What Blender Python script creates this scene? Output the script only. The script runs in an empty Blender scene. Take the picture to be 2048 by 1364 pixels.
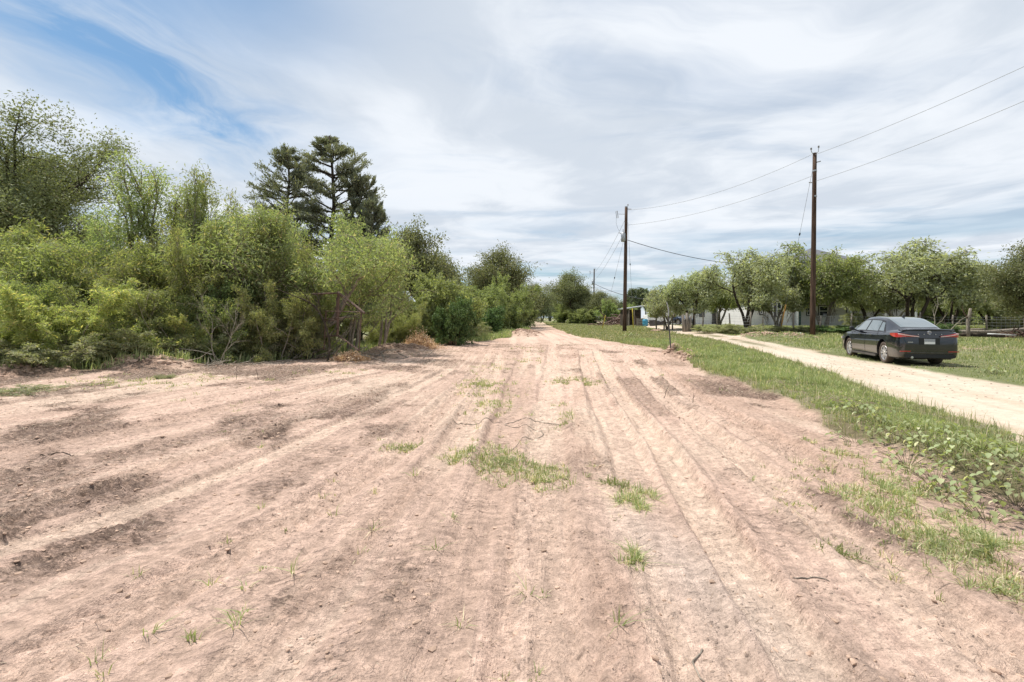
import bpy, bmesh, math, random
import numpy as np
from mathutils import Vector, Matrix, Euler

scene = bpy.context.scene
C = scene.collection
R = math.radians
F, H, HZ = 1000.0, 1.47, 636.0      # focal length in photo pixels, eye height, horizon row

# ------------------------------------------------------------------ camera
cam_d = bpy.data.cameras.new('camera')
cam = bpy.data.objects.new('camera', cam_d); C.objects.link(cam)
cam.location = (0, 0, H); cam.rotation_euler = (R(90), 0, 0)
cam_d.sensor_width = 36; cam_d.lens = 36 * F / 2048
cam_d.shift_y = -46 / 2048
cam_d.clip_start = 0.1; cam_d.clip_end = 6000
scene.camera = cam

# ------------------------------------------------------------------ sky and sun
SUN_EL, SUN_AZ = R(64), R(-60)
world = bpy.data.worlds.new('World'); scene.world = world; world.use_nodes = True

class NT:
    def __init__(s, tree):
        s.t = tree; s.n = tree.nodes; s.l = tree.links
    def node(s, typ, **kw):
        n = s.n.new(typ)
        for k, v in kw.items(): setattr(n, k, v)
        return n
    def put(s, sock, v):
        if isinstance(v, bpy.types.NodeSocket): s.l.new(v, sock)
        elif v is not None: sock.default_value = v
    def m(s, op, a, b=None, c=None, clamp=False):
        n = s.n.new('ShaderNodeMath'); n.operation = op; n.use_clamp = clamp
        s.put(n.inputs[0], a)
        if b is not None: s.put(n.inputs[1], b)
        if c is not None: s.put(n.inputs[2], c)
        return n.outputs[0]
    def rng(s, v, a, b, c=0.0, d=1.0, smooth=True):
        n = s.n.new('ShaderNodeMapRange')
        if smooth: n.interpolation_type = 'SMOOTHSTEP'
        s.put(n.inputs[0], v); n.inputs[1].default_value = a; n.inputs[2].default_value = b
        n.inputs[3].default_value = c; n.inputs[4].default_value = d
        return n.outputs[0]
    def noise(s, vec, scale, detail=4, rough=.55, dist=0.0, out=0):
        n = s.n.new('ShaderNodeTexNoise')
        if vec is not None: s.l.new(vec, n.inputs['Vector'])
        n.inputs['Scale'].default_value = scale; n.inputs['Detail'].default_value = detail
        n.inputs['Roughness'].default_value = rough; n.inputs['Distortion'].default_value = dist
        return n.outputs[out]
    def comb(s, x, y, z):
        n = s.n.new('ShaderNodeCombineXYZ')
        s.put(n.inputs[0], x); s.put(n.inputs[1], y); s.put(n.inputs[2], z)
        return n.outputs[0]
    def mix(s, f, a, b, blend='MIX'):
        n = s.n.new('ShaderNodeMix'); n.data_type = 'RGBA'; n.blend_type = blend
        s.put(n.inputs[0], f); s.put(n.inputs[6], a); s.put(n.inputs[7], b)
        return n.outputs[2]

def rgb(r, g, b): return (r, g, b, 1.0)

w = NT(world.node_tree); w.n.clear()
out = w.node('ShaderNodeOutputWorld'); bg = w.node('ShaderNodeBackground')
w.l.new(bg.outputs[0], out.inputs[0])
sky = w.node('ShaderNodeTexSky', sky_type='NISHITA')
sky.sun_disc = False; sky.sun_elevation = SUN_EL; sky.sun_rotation = SUN_AZ
sky.air_density = 1.0; sky.dust_density = 1.2; sky.ozone_density = 1.5
tc = w.node('ShaderNodeTexCoord')
sp = w.node('ShaderNodeSeparateXYZ'); w.l.new(tc.outputs['Generated'], sp.inputs[0])
zc = w.m('MAXIMUM', sp.outputs[2], .045)
u = w.m('DIVIDE', sp.outputs[0], zc); v = w.m('DIVIDE', sp.outputs[1], zc)
uv = w.comb(u, v, 0.0)
warp = w.noise(uv, .7, 3, .5)
uw = w.m('ADD', u, w.m('MULTIPLY', w.m('SUBTRACT', warp, .5), 1.1))
vw = w.m('ADD', v, w.m('MULTIPLY', w.m('SUBTRACT', w.noise(w.comb(v, u, 3.7), .6, 3, .5), .5), 1.3))
# the gap of blue on the left of the cloud sheet
gap = w.m('POWER', 2.718, w.m('MULTIPLY', w.m('POWER', w.m('DIVIDE', w.m('ADD', uw, w.m('ADD', 1.62, w.m('MULTIPLY', w.m('SUBTRACT', v, 1.4), -.02))), .46), 2.0), -1.0))
gap = w.m('MULTIPLY', gap, w.rng(v, 4.0, 2.5))
gap2 = w.m('POWER', 2.718, w.m('MULTIPLY', w.m('POWER', w.m('DIVIDE', w.m('ADD', u, .85), .42), 2.0), -1.0))
gap2 = w.m('MULTIPLY', w.m('MULTIPLY', gap2, .85), w.rng(v, 2.3, 1.4))
wisp = w.noise(w.comb(w.m('MULTIPLY', uw, 1.6), w.m('MULTIPLY', vw, .8), 1.3), 1.5, 6, .62, .4)
fine = w.noise(w.comb(w.m('MULTIPLY', uw, .35), w.m('MULTIPLY', vw, .9), 7.0), 1.3, 6, .6, .3)
low = w.rng(w.m('DIVIDE', sp.outputs[2], 1.0), .26, .05)          # streaks of blue low over the horizon
streak = w.noise(w.comb(w.m('MULTIPLY', sp.outputs[0], 1.6), w.m('MULTIPLY', sp.outputs[2], 11.0), 2.2), 1.6, 5, .55, .3)
lowgap = w.m('MULTIPLY', w.rng(streak, .42, .66), w.m('MULTIPLY', low, .75))
mid = w.m('MULTIPLY', w.rng(fine, .50, .76), .34)
hole = w.m('ADD', w.m('MULTIPLY', gap, w.rng(wisp, .34, .68, 1.0, .35)), w.m('ADD', gap2, w.m('ADD', lowgap, mid)), clamp=True)
cover = w.m('SUBTRACT', 1.0, w.m('MULTIPLY', hole, .93))
tone = w.noise(w.comb(w.m('MULTIPLY', uw, .8), w.m('MULTIPLY', vw, .6), 11.0), 1.1, 6, .58, .25)
cloudc = w.mix(w.rng(tone, .36, .62), rgb(4.55, 5.0, 5.6), rgb(6.05, 6.35, 6.75))
skyc = w.mix(1.0, sky.outputs[0], rgb(.47, .70, .80), 'MULTIPLY')
col = w.mix(cover, skyc, cloudc)
w.l.new(col, bg.inputs[0]); bg.inputs[1].default_value = 0.1

sd = bpy.data.lights.new('sun', 'SUN'); sd.energy = 4.0; sd.angle = R(0.6); sd.color = (1.0, .955, .88)
sun = bpy.data.objects.new('sun', sd); C.objects.link(sun)
sv = Vector((math.sin(SUN_AZ) * math.cos(SUN_EL), math.cos(SUN_AZ) * math.cos(SUN_EL), math.sin(SUN_EL)))
sun.rotation_euler = sv.to_track_quat('Z', 'Y').to_euler(); sun.location = (0, 0, 60)

scene.view_settings.view_transform = 'Standard'; scene.view_settings.look = 'None'
scene.view_settings.exposure = 0.57; scene.view_settings.gamma = 1
scene.cycles.max_bounces = 6; scene.cycles.transparent_max_bounces = 8
scene.cycles.diffuse_bounces = 3; scene.cycles.glossy_bounces = 3; scene.cycles.transmission_bounces = 4

# ------------------------------------------------------------------ small helpers
def smooth(a, b, x):
    t = np.clip((x - a) / (b - a), 0, 1); return t * t * (3 - 2 * t)

def hash2(ix, iy, seed):
    h = (ix.astype(np.int64) * 374761393 + iy.astype(np.int64) * 668265263 + seed * 2147483647) & 0xFFFFFFFF
    h = ((h ^ (h >> 13)) * 1274126177) & 0xFFFFFFFF
    h = (h ^ (h >> 16)) & 0xFFFFFFFF
    return h.astype(np.float64) / 4294967295.0

def vnoise(x, y, seed=0):
    x = np.asarray(x, float); y = np.asarray(y, float)
    ix = np.floor(x); iy = np.floor(y); fx = x - ix; fy = y - iy
    fx = fx * fx * (3 - 2 * fx); fy = fy * fy * (3 - 2 * fy)
    a = hash2(ix, iy, seed); b = hash2(ix + 1, iy, seed); c = hash2(ix, iy + 1, seed); d = hash2(ix + 1, iy + 1, seed)
    return (a * (1 - fx) + b * fx) * (1 - fy) + (c * (1 - fx) + d * fx) * fy

def fbm(x, y, seed=0, oct=4, gain=.5):
    s = 0; a = 1; t = 0
    for i in range(oct):
        s = s + a * vnoise(x * 2 ** i + 17.3 * i, y * 2 ** i - 9.1 * i, seed + i); t += a; a *= gain
    return s / t

def G0(px, py):                 # photo pixel -> flat ground
    D = H * F / (py - HZ); return ((px - 1024) / F * D, D)
def X(px, D): return (px - 1024) / F * D

# edges as pixel lists, turned into real-world curves over y
def curve(pts):
    a = np.array(sorted((p[1], p[0]) for p in pts)); return lambda y: np.interp(y, a[:, 0], a[:, 1])
dirtR = curve([(3.9, 1.0), G0(2048, 1000), G0(1900, 945), G0(1700, 872), G0(1550, 800), G0(1420, 752), G0(1345, 712),
               (6.9, 22.0), (6.2, 27), (4.9, 38), (5.2, 60), (7.6, 115)])
dirtL = curve([(-16, 1), (-15, 11), (-13.3, 12.6), (-11.2, 14.3), (-7.9, 17.4), (-6.4, 20.5), (-4.9, 25.5), (-2.0, 30),
               (-.3, 36), (.9, 46), (2.6, 70), (5.0, 115)])
roadL = curve([(3.4, -20), (4.7, -4), (5.2, 3), (6.0, 6), (6.95, 9), (8.3, 13), (9.6, 17), (11.3, 26), (12.9, 40), (15.3, 60), (18.2, 85)])
roadR = curve([(8.2, -20), (9.6, -4), (10.3, 3), G0(2037, 772), G0(1884, 746), G0(1786, 731), (12.3, 18.5), (13.6, 27), (15.9, 41), (19, 62), (22.5, 85)])

MOUNDS = [(-10.6, 15.0, 1.0, .30), (-11.5, 14.9, .6, .22), (-13.0, 13.2, 1.1, .22), (-13.9, 12.6, .7, .16), (-5.2, 21.6, 1.1, .32), (-4.2, 22.0, .7, .16),
          (.7, 37.5, 1.2, .55), (1.5, 41, 1.0, .4), (6.35, 19.6, .45, .42), (6.5, 18.6, .45, .22), (6.1, 17.3, .5, .16),
          (-13.0, 10.2, .9, .12), (15.5, 31, 1.6, .3), (17.5, 31.2, 1.3, .22), (-2.4, 27.5, .8, .14)]

def macro(x, y):
    x = np.asarray(x, float); y = np.asarray(y, float)
    sR = smooth(4 + .12 * y, 9 + .16 * y, x)
    zR = .018 * np.clip(y - 17, 0, 38)
    zC = .0045 * np.clip(y - 17, 0, 90)
    z = zR * sR + zC * (1 - sR)
    z = z + .10 * (vnoise(x * .09, y * .09, 5) - .5) * smooth(25, 60, np.hypot(x, y))
    far = smooth(150, 600, np.hypot(x, y)); z = z * (1 - far)
    # raised grass bank between the two tracks
    dr = dirtR(y); rl = roadL(y)
    t = np.clip((x - dr) / np.maximum(rl - dr, .4), 0, 1)
    z = z + .13 * np.sin(np.pi * np.clip(t * 1.15, 0, 1)) ** .6 * (y > 1) * smooth(36, 14, y) * (t > 0) * (t < 1)
    for mx, my, mr, mh in MOUNDS:
        d2 = ((x - mx) ** 2 + (y - my) ** 2) / mr ** 2
        z = z + mh * np.exp(-d2 * 1.6)
    return z

def gz(x, y): return float(macro(np.array([x]), np.array([y]))[0])

# tyre and track marks: (polyline in photo pixels), half width, depth, tread strength, lightness
TR = [([(1190, 700), (1235, 780), (1330, 905), (1440, 1060), (1545, 1210), (1650, 1364)], .16, .035, .1, .9),
      ([(1165, 700), (1180, 760), (1235, 870), (1290, 990), (1345, 1120), (1430, 1364)], .20, .022, .25, .5),
      ([(1255, 720), (1330, 800), (1480, 910), (1640, 1030), (1850, 1190), (2048, 1330)], .17, .03, .9, .5),
      ([(1290, 715), (1400, 800), (1560, 890), (1760, 1010), (2048, 1190)], .20, .03, 1.4, .1),
      ([(1150, 700), (1160, 800), (1180, 950), (1210, 1120), (1255, 1364)], .13, -.03, .8, -.7),
      ([(1105, 690), (1095, 800), (1090, 950), (1085, 1100), (1080, 1364)], .22, .018, .7, .3),
      ([(1050, 700), (1010, 850), (985, 1000), (960, 1150), (930, 1364)], .22, .016, .5, -.2),
      ([(1000, 720), (900, 900), (780, 1040), (640, 1200), (480, 1364)], .20, .024, .15, .8),
      ([(985, 740), (860, 930), (735, 1080), (585, 1240), (430, 1400)], .09, -.02, .9, -.3),
      ([(960, 740), (820, 880), (640, 1000), (420, 1130), (150, 1290), (0, 1364)], .22, .018, 1.2, .1),
      ([(900, 740), (700, 840), (450, 950), (200, 1045), (0, 1100)], .17, .024, .15, .8),
      ([(860, 745), (640, 830), (380, 920), (100, 1010), (-200, 1100)], .18, -.018, 1.1, -.4),
      ([(800, 740), (560, 790), (300, 850), (0, 905), (-300, 960)], .25, .02, 1.0, .0)]
TRK = []
for pts, hw, dep, tread, li in TR:
    q = np.array(sorted([(G0(a, b)[1], G0(a, b)[0]) for a, b in pts]))
    e0 = q[0] - (q[1] - q[0]) * .8
    q = np.vstack([e0, q]); TRK.append((q, hw, dep, tread, li))

FLOW = [12, 11, 10, 9, 8, 7, 6, 5, 4, 1, 0, 2, 3]
def flow(x, y):
    """coordinate across the wheel marks: constant along each of them"""
    cs = []
    for i in FLOW:
        q = TRK[i][0]; c_ = np.interp(y, q[:, 0], q[:, 1])
        cs.append(c_ if not cs else np.maximum(c_, cs[-1] + .12))
    ref = [float(np.interp(3.6, TRK[i][0][:, 0], TRK[i][0][:, 1])) for i in FLOW]
    u = ref[0] + np.minimum(x - cs[0], 0) + np.maximum(x - cs[-1], 0)
    for a, b, ra, rb in zip(cs[:-1], cs[1:], ref[:-1], ref[1:]):
        u = u + np.clip((x - a) / (b - a), 0, 1) * max(rb - ra, .12)
    return u

def surface(x, y):
    """full relief and colour of the ground: returns z, rgb, dirt mask, road mask"""
    z = macro(x, y)
    n1 = fbm(x * .9, y * .9, 11, 4); n2 = fbm(x * 2.6, y * 2.6, 23, 3)
    dr = dirtR(y) + (n1 - .5) * .9; dl = dirtL(y) + (fbm(x * .5, y * .5, 31, 4) - .5) * 2.0
    dirt = smooth(-.12, .18, x - dl) * smooth(.16, -.10, x - dr)
    # scuffed soil carried a little into the verge near the camera, grass creeping into the far track
    dirt = dirt * (1 - .75 * smooth(45, 90, y) * smooth(.45, .62, n1))
    rn = (fbm(x * .6, y * .6, 41, 4) - .5) * .9
    road = smooth(-.18, .22, x - roadL(y) - rn) * smooth(.25, -.2, x - roadR(y) - rn)
    cstrip = np.exp(-((x - (roadL(y) * .45 + roadR(y) * .55)) / .38) ** 2) * smooth(20, 27, y) * smooth(.35, .55, n1)
    road = road * (1 - cstrip)
    near = smooth(40, 16, y)
    # patchy roughness of the cleared soil
    rough = smooth(.46, .66, fbm(x * .8 + .12 * y, y * .6, 51, 5, .62) + .07 * smooth(1, -4, x) - .01)
    trk = np.zeros_like(x); lt = np.zeros_like(x); zt = np.zeros_like(x)
    for q, hw, dep, tread, li in TRK:
        xc = np.interp(y, q[:, 0], q[:, 1]); slope = np.gradient(q[:, 1], q[:, 0]); sl = np.interp(y, q[:, 0], slope)
        xc = xc + .07 * (vnoise(y * .7, y * 0 + hw * 50, 61) - .5)
        ok = (y > q[0, 0]) & (y < q[-1, 0])
        cs = 1 / np.sqrt(1 + sl ** 2); d = (x - xc) * cs; a = np.abs(d)
        fade = smooth(.30, .52, fbm(y * .5 + hw * 91, x * .2, 71, 2) + .16) * ok
        inside = smooth(hw * 1.05, hw * .8, a) * fade
        lip = np.exp(-((a - hw * 1.25) / (hw * .28)) ** 2) * fade
        along = y / cs
        cle = np.where(tread > .5, np.sin((along + np.abs(d) * 1.1) * 2 * np.pi / .11), np.sin(d / hw * 9.5) * .4)
        cle = cle * (.5 + vnoise(x * 6, y * 6, 77))
        zt += inside * (-dep * 1.5 + .013 * tread * cle + (.003 * np.sin(d / hw * 9.5) if tread < .5 else 0)) + lip * abs(dep) * 1.0 * (.4 + 1.2 * n2)
        trk = np.maximum(trk, inside * (dep > 0)); lt += inside * li
    fu = flow(x, y)
    rut = fbm(fu * 5.5, y * .10, 191, 3, .6); rut2 = fbm(fu * 14, y * .22, 193, 2)
    wear = smooth(.30, .55, fbm(fu * .9, y * .12, 195, 3))
    rough = rough * (1 - .55 * wear * smooth(-7, -3, x))
    zt = zt + wear * (.050 * (rut - .5) + .020 * (rut2 - .5)) * near
    rg = rough * (1 - .8 * trk) * dirt * near
    c1 = np.abs(fbm(x * 9, y * 11, 81, 3) - .5) * 2; c2 = fbm(x * 24, y * 30, 91, 2)
    clod = smooth(.62, .8, fbm(x * 7, y * 8, 101, 3))
    z = z + zt * dirt * near + rg * (-.022 * (1 - c1) + .040 * (c2 - .5) + .050 * clod) + dirt * near * (.022 * (n2 - .5) + .012 * (c2 - .5))
    z = z + (1 - dirt) * (1 - road) * .05 * (n2 - .5) * near
    ml = np.zeros_like(x)
    for mx, my, mr, mh in MOUNDS:
        ml = np.maximum(ml, np.exp(-((x - mx) ** 2 + (y - my) ** 2) / mr ** 2 * 1.0))
    z = z + smooth(.25, .7, ml) * (.12 * (fbm(x * 4.5, y * 4.5, 111, 3) - .5) + .05 * c1)
    z = z + road * (.012 * (fbm(x * 5, y * 1.5, 121, 3) - .5)) * near
    # ---- colours (what the soil itself is, not its light)
    def c(r, g, b): return np.array([r, g, b])
    pale, pink, brown, damp = c(.69, .52, .41), c(.67, .475, .38), c(.49, .33, .25), c(.57, .405, .32)
    grey = c(.60, .49, .42); road_c, road_r = c(.53, .45, .36), c(.49, .365, .275)
    soil, thatch, green = c(.20, .155, .10), c(.27, .235, .15), c(.17, .20, .08)
    M = lambda a, b, t: a + (b - a) * t[:, None]
    tone = fbm(x * .35, y * .28, 131, 4)
    col = M(np.tile(pale, (len(x), 1)), np.tile(pink, (len(x), 1)), smooth(.35, .6, tone))
    streak = fbm(fu * 4.2, y * .10, 141, 4, .62)
    col = M(col, damp[None], .90 * smooth(.49, .62, streak)); col = M(col, pale[None] * 1.05, .5 * smooth(.46, .36, streak))
    col = M(col, brown[None], .34 * rg * smooth(.47, .62, fbm(x * 5, y * 6, 151, 4, .65)))
    col = M(col, c(.30, .19, .13)[None], .42 * rg * smooth(.54, .68, fbm(x * 13, y * 20, 153, 3, .6)))
    col = M(col, brown[None], .5 * smooth(2.6, .2, dr - x) * smooth(.35, .6, n1) * smooth(2, 6, y))
    col = M(col, brown[None], .55 * smooth(3.0, .2, x - dl) * smooth(.38, .6, n1))
    col = M(col, pale[None] * 1.06, np.clip(lt, 0, 1) * .95)
    col = M(col, brown[None], np.clip(-lt, 0, 1) * .6 * smooth(.3, .6, n2))
    gx, gy = G0(1390, 1150)
    col = M(col, grey[None], .6 * np.exp(-((x - gx + .18 * (y - gy)) / .28) ** 2 - ((y - gy) / 1.0) ** 2))
    for mx, my, mr, mh in MOUNDS:
        k = np.exp(-((x - mx) ** 2 + (y - my) ** 2) / mr ** 2)
        col = M(col, (c(.34, .215, .15) if mx < 3 else c(.23, .14, .10))[None], .8 * k * smooth(.3, .55, n2))
    gcol = M(np.tile(soil, (len(x), 1)), thatch[None], smooth(.4, .65, n1))
    gcol = M(gcol, green[None], np.maximum(smooth(18, 60, y), .8 * (x > roadR(y))) * .8 * smooth(.25, .5, fbm(x * .3, y * .3, 161, 3)) + .15)
    bare = smooth(.64, .72, fbm(x * .35, y * .55, 171, 3)) * (x > 9)
    gcol = M(gcol, c(.42, .31, .21)[None], bare * .7)
    col = M(gcol, col, dirt)
    rc = M(np.tile(road_c, (len(x), 1)), road_r[None], smooth(.5, .75, fbm((x - roadL(y)) * 2.2, y * .3, 181, 3)) * .7)
    rw = (x - roadL(y)) / (roadR(y) - roadL(y)); wl_ = np.exp(-((rw - .27) / .10) ** 2) + np.exp(-((rw - .70) / .10) ** 2)
    rc = M(rc, c(.46, .36, .27)[None], .45 * (1 - np.clip(wl_, 0, 1)) * smooth(.35, .6, fbm(x * 1.3, y * .5, 183, 4)))
    rc = M(rc, c(.33, .33, .19)[None], .5 * smooth(.14, .0, rw) * smooth(.4, .55, n2) + .5 * smooth(.88, 1.0, rw) * smooth(.4, .55, n2))
    col = M(col, rc, road)
    return z, np.clip(col, 0, 1), dirt, road, rg

# ------------------------------------------------------------------ materials
def new_mat(name):
    m = bpy.data.materials.new(name); m.use_nodes = True; t = NT(m.node_tree)
    b = t.n['Principled BSDF']; return m, t, b

def ground_material(name, bump=.6, fine=.22, FLK=.48):
    m, t, b = new_mat(name)
    a = t.node('ShaderNodeAttribute', attribute_name='col')
    g = t.node('ShaderNodeNewGeometry')
    n = t.noise(g.outputs['Position'], 14, 6, .65); n2 = t.noise(g.outputs['Position'], 70, 4, .7)
    n3 = t.noise(g.outputs['Position'], 3.2, 5, .6)
    f = t.rng(n, .3, .72, 1 - fine, 1 + fine * .55); f2 = t.rng(n2, .30, .62, 1 - fine * .9, 1.06)
    f3 = t.rng(n3, .3, .7, .90, 1.07)
    k = t.m('MULTIPLY', t.m('MULTIPLY', f, f2), f3)
    # dark specks: crumbs and bits of dead root
    vo = t.node('ShaderNodeTexVoronoi'); t.l.new(g.outputs['Position'], vo.inputs['Vector']); vo.inputs['Scale'].default_value = 21
    sel = t.rng(t.noise(g.outputs['Position'], 1.7, 4, .6), .46, .62)
    spk = t.m('MULTIPLY', t.rng(vo.outputs['Distance'], .24, .12), sel)
    k = t.m('MULTIPLY', k, t.m('SUBTRACT', 1.0, t.m('MULTIPLY', spk, .35)))
    # loose soil: dark flecks, denser where it is loosest, drawn out across the strip
    lo = t.node('ShaderNodeAttribute', attribute_name='loose')
    mp = t.node('ShaderNodeMapping'); mp.inputs['Scale'].default_value = (1.0, 1.9, 1.0); mp.inputs['Rotation'].default_value = (0, 0, .15); t.l.new(g.outputs['Position'], mp.inputs[0])
    fc0 = t.noise(g.outputs['Position'], 1.3, 3, .6)
    fa = t.noise(mp.outputs[0], 9, 6, .76, .5); fb = t.noise(mp.outputs[0], 30, 4, .7, .8); fc = t.noise(g.outputs['Position'], .9, 4, .6)
    fw = t.node('ShaderNodeAttribute', attribute_name='flow'); spx = t.node('ShaderNodeSeparateXYZ'); t.l.new(g.outputs['Position'], spx.inputs[0])
    sc1 = t.noise(t.comb(t.m('MULTIPLY', fw.outputs['Fac'], 8.0), t.m('MULTIPLY', spx.outputs[1], .9), 0.0), 1.0, 5, .62, .5)
    # lug marks: short bars across the wheel marks, broken up
    bandn = t.noise(t.comb(t.m('MULTIPLY', fw.outputs['Fac'], 2.3), t.m('MULTIPLY', spx.outputs[1], .12), 4.0), 1.0, 3, .5)
    wob = t.noise(g.outputs['Position'], 5.0, 4, .6)
    ph_ = t.m('ADD', t.m('MULTIPLY', spx.outputs[1], 62.0), t.m('MULTIPLY', wob, 7.0)); ph_ = t.m('ADD', ph_, t.m('MULTIPLY', t.m('PINGPONG', fw.outputs['Fac'], .13), 60.0))
    lug = t.m('MULTIPLY', t.rng(t.m('SINE', ph_), .1, .8), t.m('MULTIPLY', t.rng(bandn, .50, .60), t.m('MULTIPLY', t.rng(fc0, .42, .56), t.rng(wob, .40, .55))))
    on = t.rng(lo.outputs['Fac'], .05, .14)
    k = t.m('MULTIPLY', k, t.m('SUBTRACT', 1.0, t.m('MULTIPLY', on, t.m('ADD', t.m('MULTIPLY', lug, .13), t.m('MULTIPLY', t.rng(sc1, .52, .70), .15)))))
    thr = t.m('SUBTRACT', .655, t.m('MULTIPLY', lo.outputs['Fac'], .15))
    thr = t.m('SUBTRACT', thr, t.m('MULTIPLY', t.rng(fc, .4, .7), .03))
    fl = t.m('MULTIPLY', t.m('SUBTRACT', fa, t.m('SUBTRACT', thr, .035)), 18.0, clamp=True); fl2 = t.m('MULTIPLY', t.m('SUBTRACT', fb, t.m('SUBTRACT', thr, .02)), 14.0, clamp=True)
    fl = t.m('MAXIMUM', fl, t.m('MULTIPLY', fl2, .8))
    k = t.m('MULTIPLY', k, t.m('SUBTRACT', 1.0, t.m('MULTIPLY', fl, FLK)))
    cc = t.node('ShaderNodeVectorMath', operation='SCALE'); t.l.new(a.outputs['Color'], cc.inputs[0]); t.l.new(k, cc.inputs['Scale'])
    t.l.new(cc.outputs[0], b.inputs['Base Color'])
    b.inputs['Roughness'].default_value = .95; b.inputs['Specular IOR Level'].default_value = .15
    hgt = t.m('ADD', t.m('MULTIPLY', n, .9), t.m('ADD', t.m('MULTIPLY', n2, .32), t.m('MULTIPLY', spk, .35)))
    hgt = t.m('ADD', hgt, t.m('MULTIPLY', t.m('MULTIPLY', t.m('SUBTRACT', fa, .5), t.m('ADD', lo.outputs['Fac'], .15)), 3.0))
    hgt = t.m('SUBTRACT', hgt, t.m('MULTIPLY', on, t.m('ADD', t.m('MULTIPLY', lug, .35), t.m('MULTIPLY', sc1, 1.1))))
    bp = t.node('ShaderNodeBump'); bp.inputs['Strength'].default_value = bump; bp.inputs['Distance'].default_value = .05
    t.l.new(hgt, bp.inputs['Height']); t.l.new(bp.outputs[0], b.inputs['Normal'])
    return m

def leaf_material(name, dark, light, warm, trans=.42, warm_amt=.12):
    m, t, b = new_mat(name)
    a = t.node('ShaderNodeAttribute', attribute_name='rnd')
    g = t.node('ShaderNodeNewGeometry'); oi = t.node('ShaderNodeObjectInfo')
    n = t.noise(g.outputs['Position'], 1.1, 3, .6)
    f = t.m('ADD', t.m('MULTIPLY', a.outputs['Fac'], .55), t.m('MULTIPLY', t.rng(n, .3, .7), .45))
    c1 = t.mix(f, rgb(*dark), rgb(*light))
    c2 = t.mix(t.rng(a.outputs['Fac'], 1 - warm_amt, 1 - warm_amt * .3), c1, rgb(*warm))
    hv = t.node('ShaderNodeHueSaturation'); t.l.new(c2, hv.inputs['Color'])
    t.l.new(t.rng(oi.outputs['Random'], 0, 1, .474, .500, False), hv.inputs['Hue'])
    t.l.new(t.rng(oi.outputs['Random'], 0, 1, 1.36, 1.72, False), hv.inputs['Value']); hv.inputs['Saturation'].default_value = .80
    t.l.new(hv.outputs[0], b.inputs['Base Color']); b.inputs['Roughness'].default_value = .6
    b.inputs['Specular IOR Level'].default_value = .25
    tr = t.node('ShaderNodeBsdfTranslucent')
    tcx = t.mix(1.0, hv.outputs[0], rgb(1.5, 1.55, .75), 'MULTIPLY'); t.l.new(tcx, tr.inputs[0])
    mx = t.node('ShaderNodeMixShader'); mx.inputs[0].default_value = trans
    t.l.new(b.outputs[0], mx.inputs[1]); t.l.new(tr.outputs[0], mx.inputs[2])
    t.l.new(mx.outputs[0], t.n['Material Output'].inputs[0])
    return m

def solid(name, colr, rough=.6, metal=0.0, var=.12, scale=6.0, spec=.4, coat=0.0, bump=0.0, stretch=None, alt=None):
    m, t, b = new_mat(name)
    tcn = t.node('ShaderNodeTexCoord'); vec = tcn.outputs['Object']
    if stretch:
        mp = t.node('ShaderNodeMapping'); mp.inputs['Scale'].default_value = stretch; t.l.new(vec, mp.inputs[0]); vec = mp.outputs[0]
    n = t.noise(vec, scale, 6, .62)
    alt = alt or tuple(x * (1 - var * 2.2) for x in colr)
    c = t.mix(t.rng(n, .35, .68), rgb(*colr), rgb(*alt))
    t.l.new(c, b.inputs['Base Color']); b.inputs['Roughness'].default_value = rough; b.inputs['Metallic'].default_value = metal
    b.inputs['Specular IOR Level'].default_value = spec
    if coat: b.inputs['Coat Weight'].default_value = coat; b.inputs['Coat Roughness'].default_value = .04
    if bump:
        bp = t.node('ShaderNodeBump'); bp.inputs['Strength'].default_value = bump; bp.inputs['Distance'].default_value = .03
        t.l.new(n, bp.inputs['Height']); t.l.new(bp.outputs[0], b.inputs['Normal'])
    return m

MAT = {}
MAT['ground'] = ground_material('soil', .9, .26)
MAT['road'] = ground_material('caliche_gravel', .35, .12, .15)
MAT['mesquite'] = leaf_material('mesquite_leaf', (.085, .115, .03), (.235, .27, .085), (.30, .27, .10))
MAT['willow'] = leaf_material('willow_leaf', (.10, .145, .04), (.25, .31, .12), (.34, .30, .14))
MAT['shrub'] = leaf_material('shrub_leaf', (.065, .095, .024), (.20, .245, .065), (.30, .28, .07))
MAT['yellow'] = leaf_material('feathery_leaf', (.11, .15, .035), (.27, .31, .08), (.42, .38, .10), warm_amt=.2)
MAT['sage'] = leaf_material('sage_leaf', (.10, .12, .055), (.24, .26, .13), (.32, .28, .16))
MAT['oak'] = leaf_material('oak_leaf', (.07, .088, .034), (.20, .225, .095), (.17, .15, .07), .25)
MAT['juniper'] = leaf_material('juniper_leaf', (.055, .07, .045), (.19, .20, .13), (.16, .15, .08), .25)
MAT['cedar'] = leaf_material('cedar_leaf', (.03, .07, .012), (.08, .15, .03), (.12, .16, .04), .2)
MAT['orchard'] = leaf_material('pale_leaf', (.135, .16, .085), (.335, .365, .235), (.27, .27, .11))
MAT['orchard2'] = leaf_material('fresh_leaf', (.08, .115, .035), (.22, .275, .10), (.25, .28, .08))
MAT['far'] = leaf_material('far_leaf', (.06, .085, .04), (.13, .17, .075), (.17, .18, .09), .2)
MAT['grass'] = leaf_material('grass_blade', (.10, .135, .045), (.25, .295, .11), (.42, .37, .20), .35, .16)
MAT['drygrass'] = leaf_material('verge_blade', (.11, .13, .045), (.22, .27, .09), (.40, .34, .21), .3, .38)
MAT['weed'] = leaf_material('weed_leaf', (.10, .135, .045), (.24, .29, .12), (.40, .40, .22), .35, .15)
MAT['dead'] = leaf_material('dead_leaf', (.24, .13, .065), (.46, .29, .16), (.55, .42, .28), .15, .2)
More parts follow.
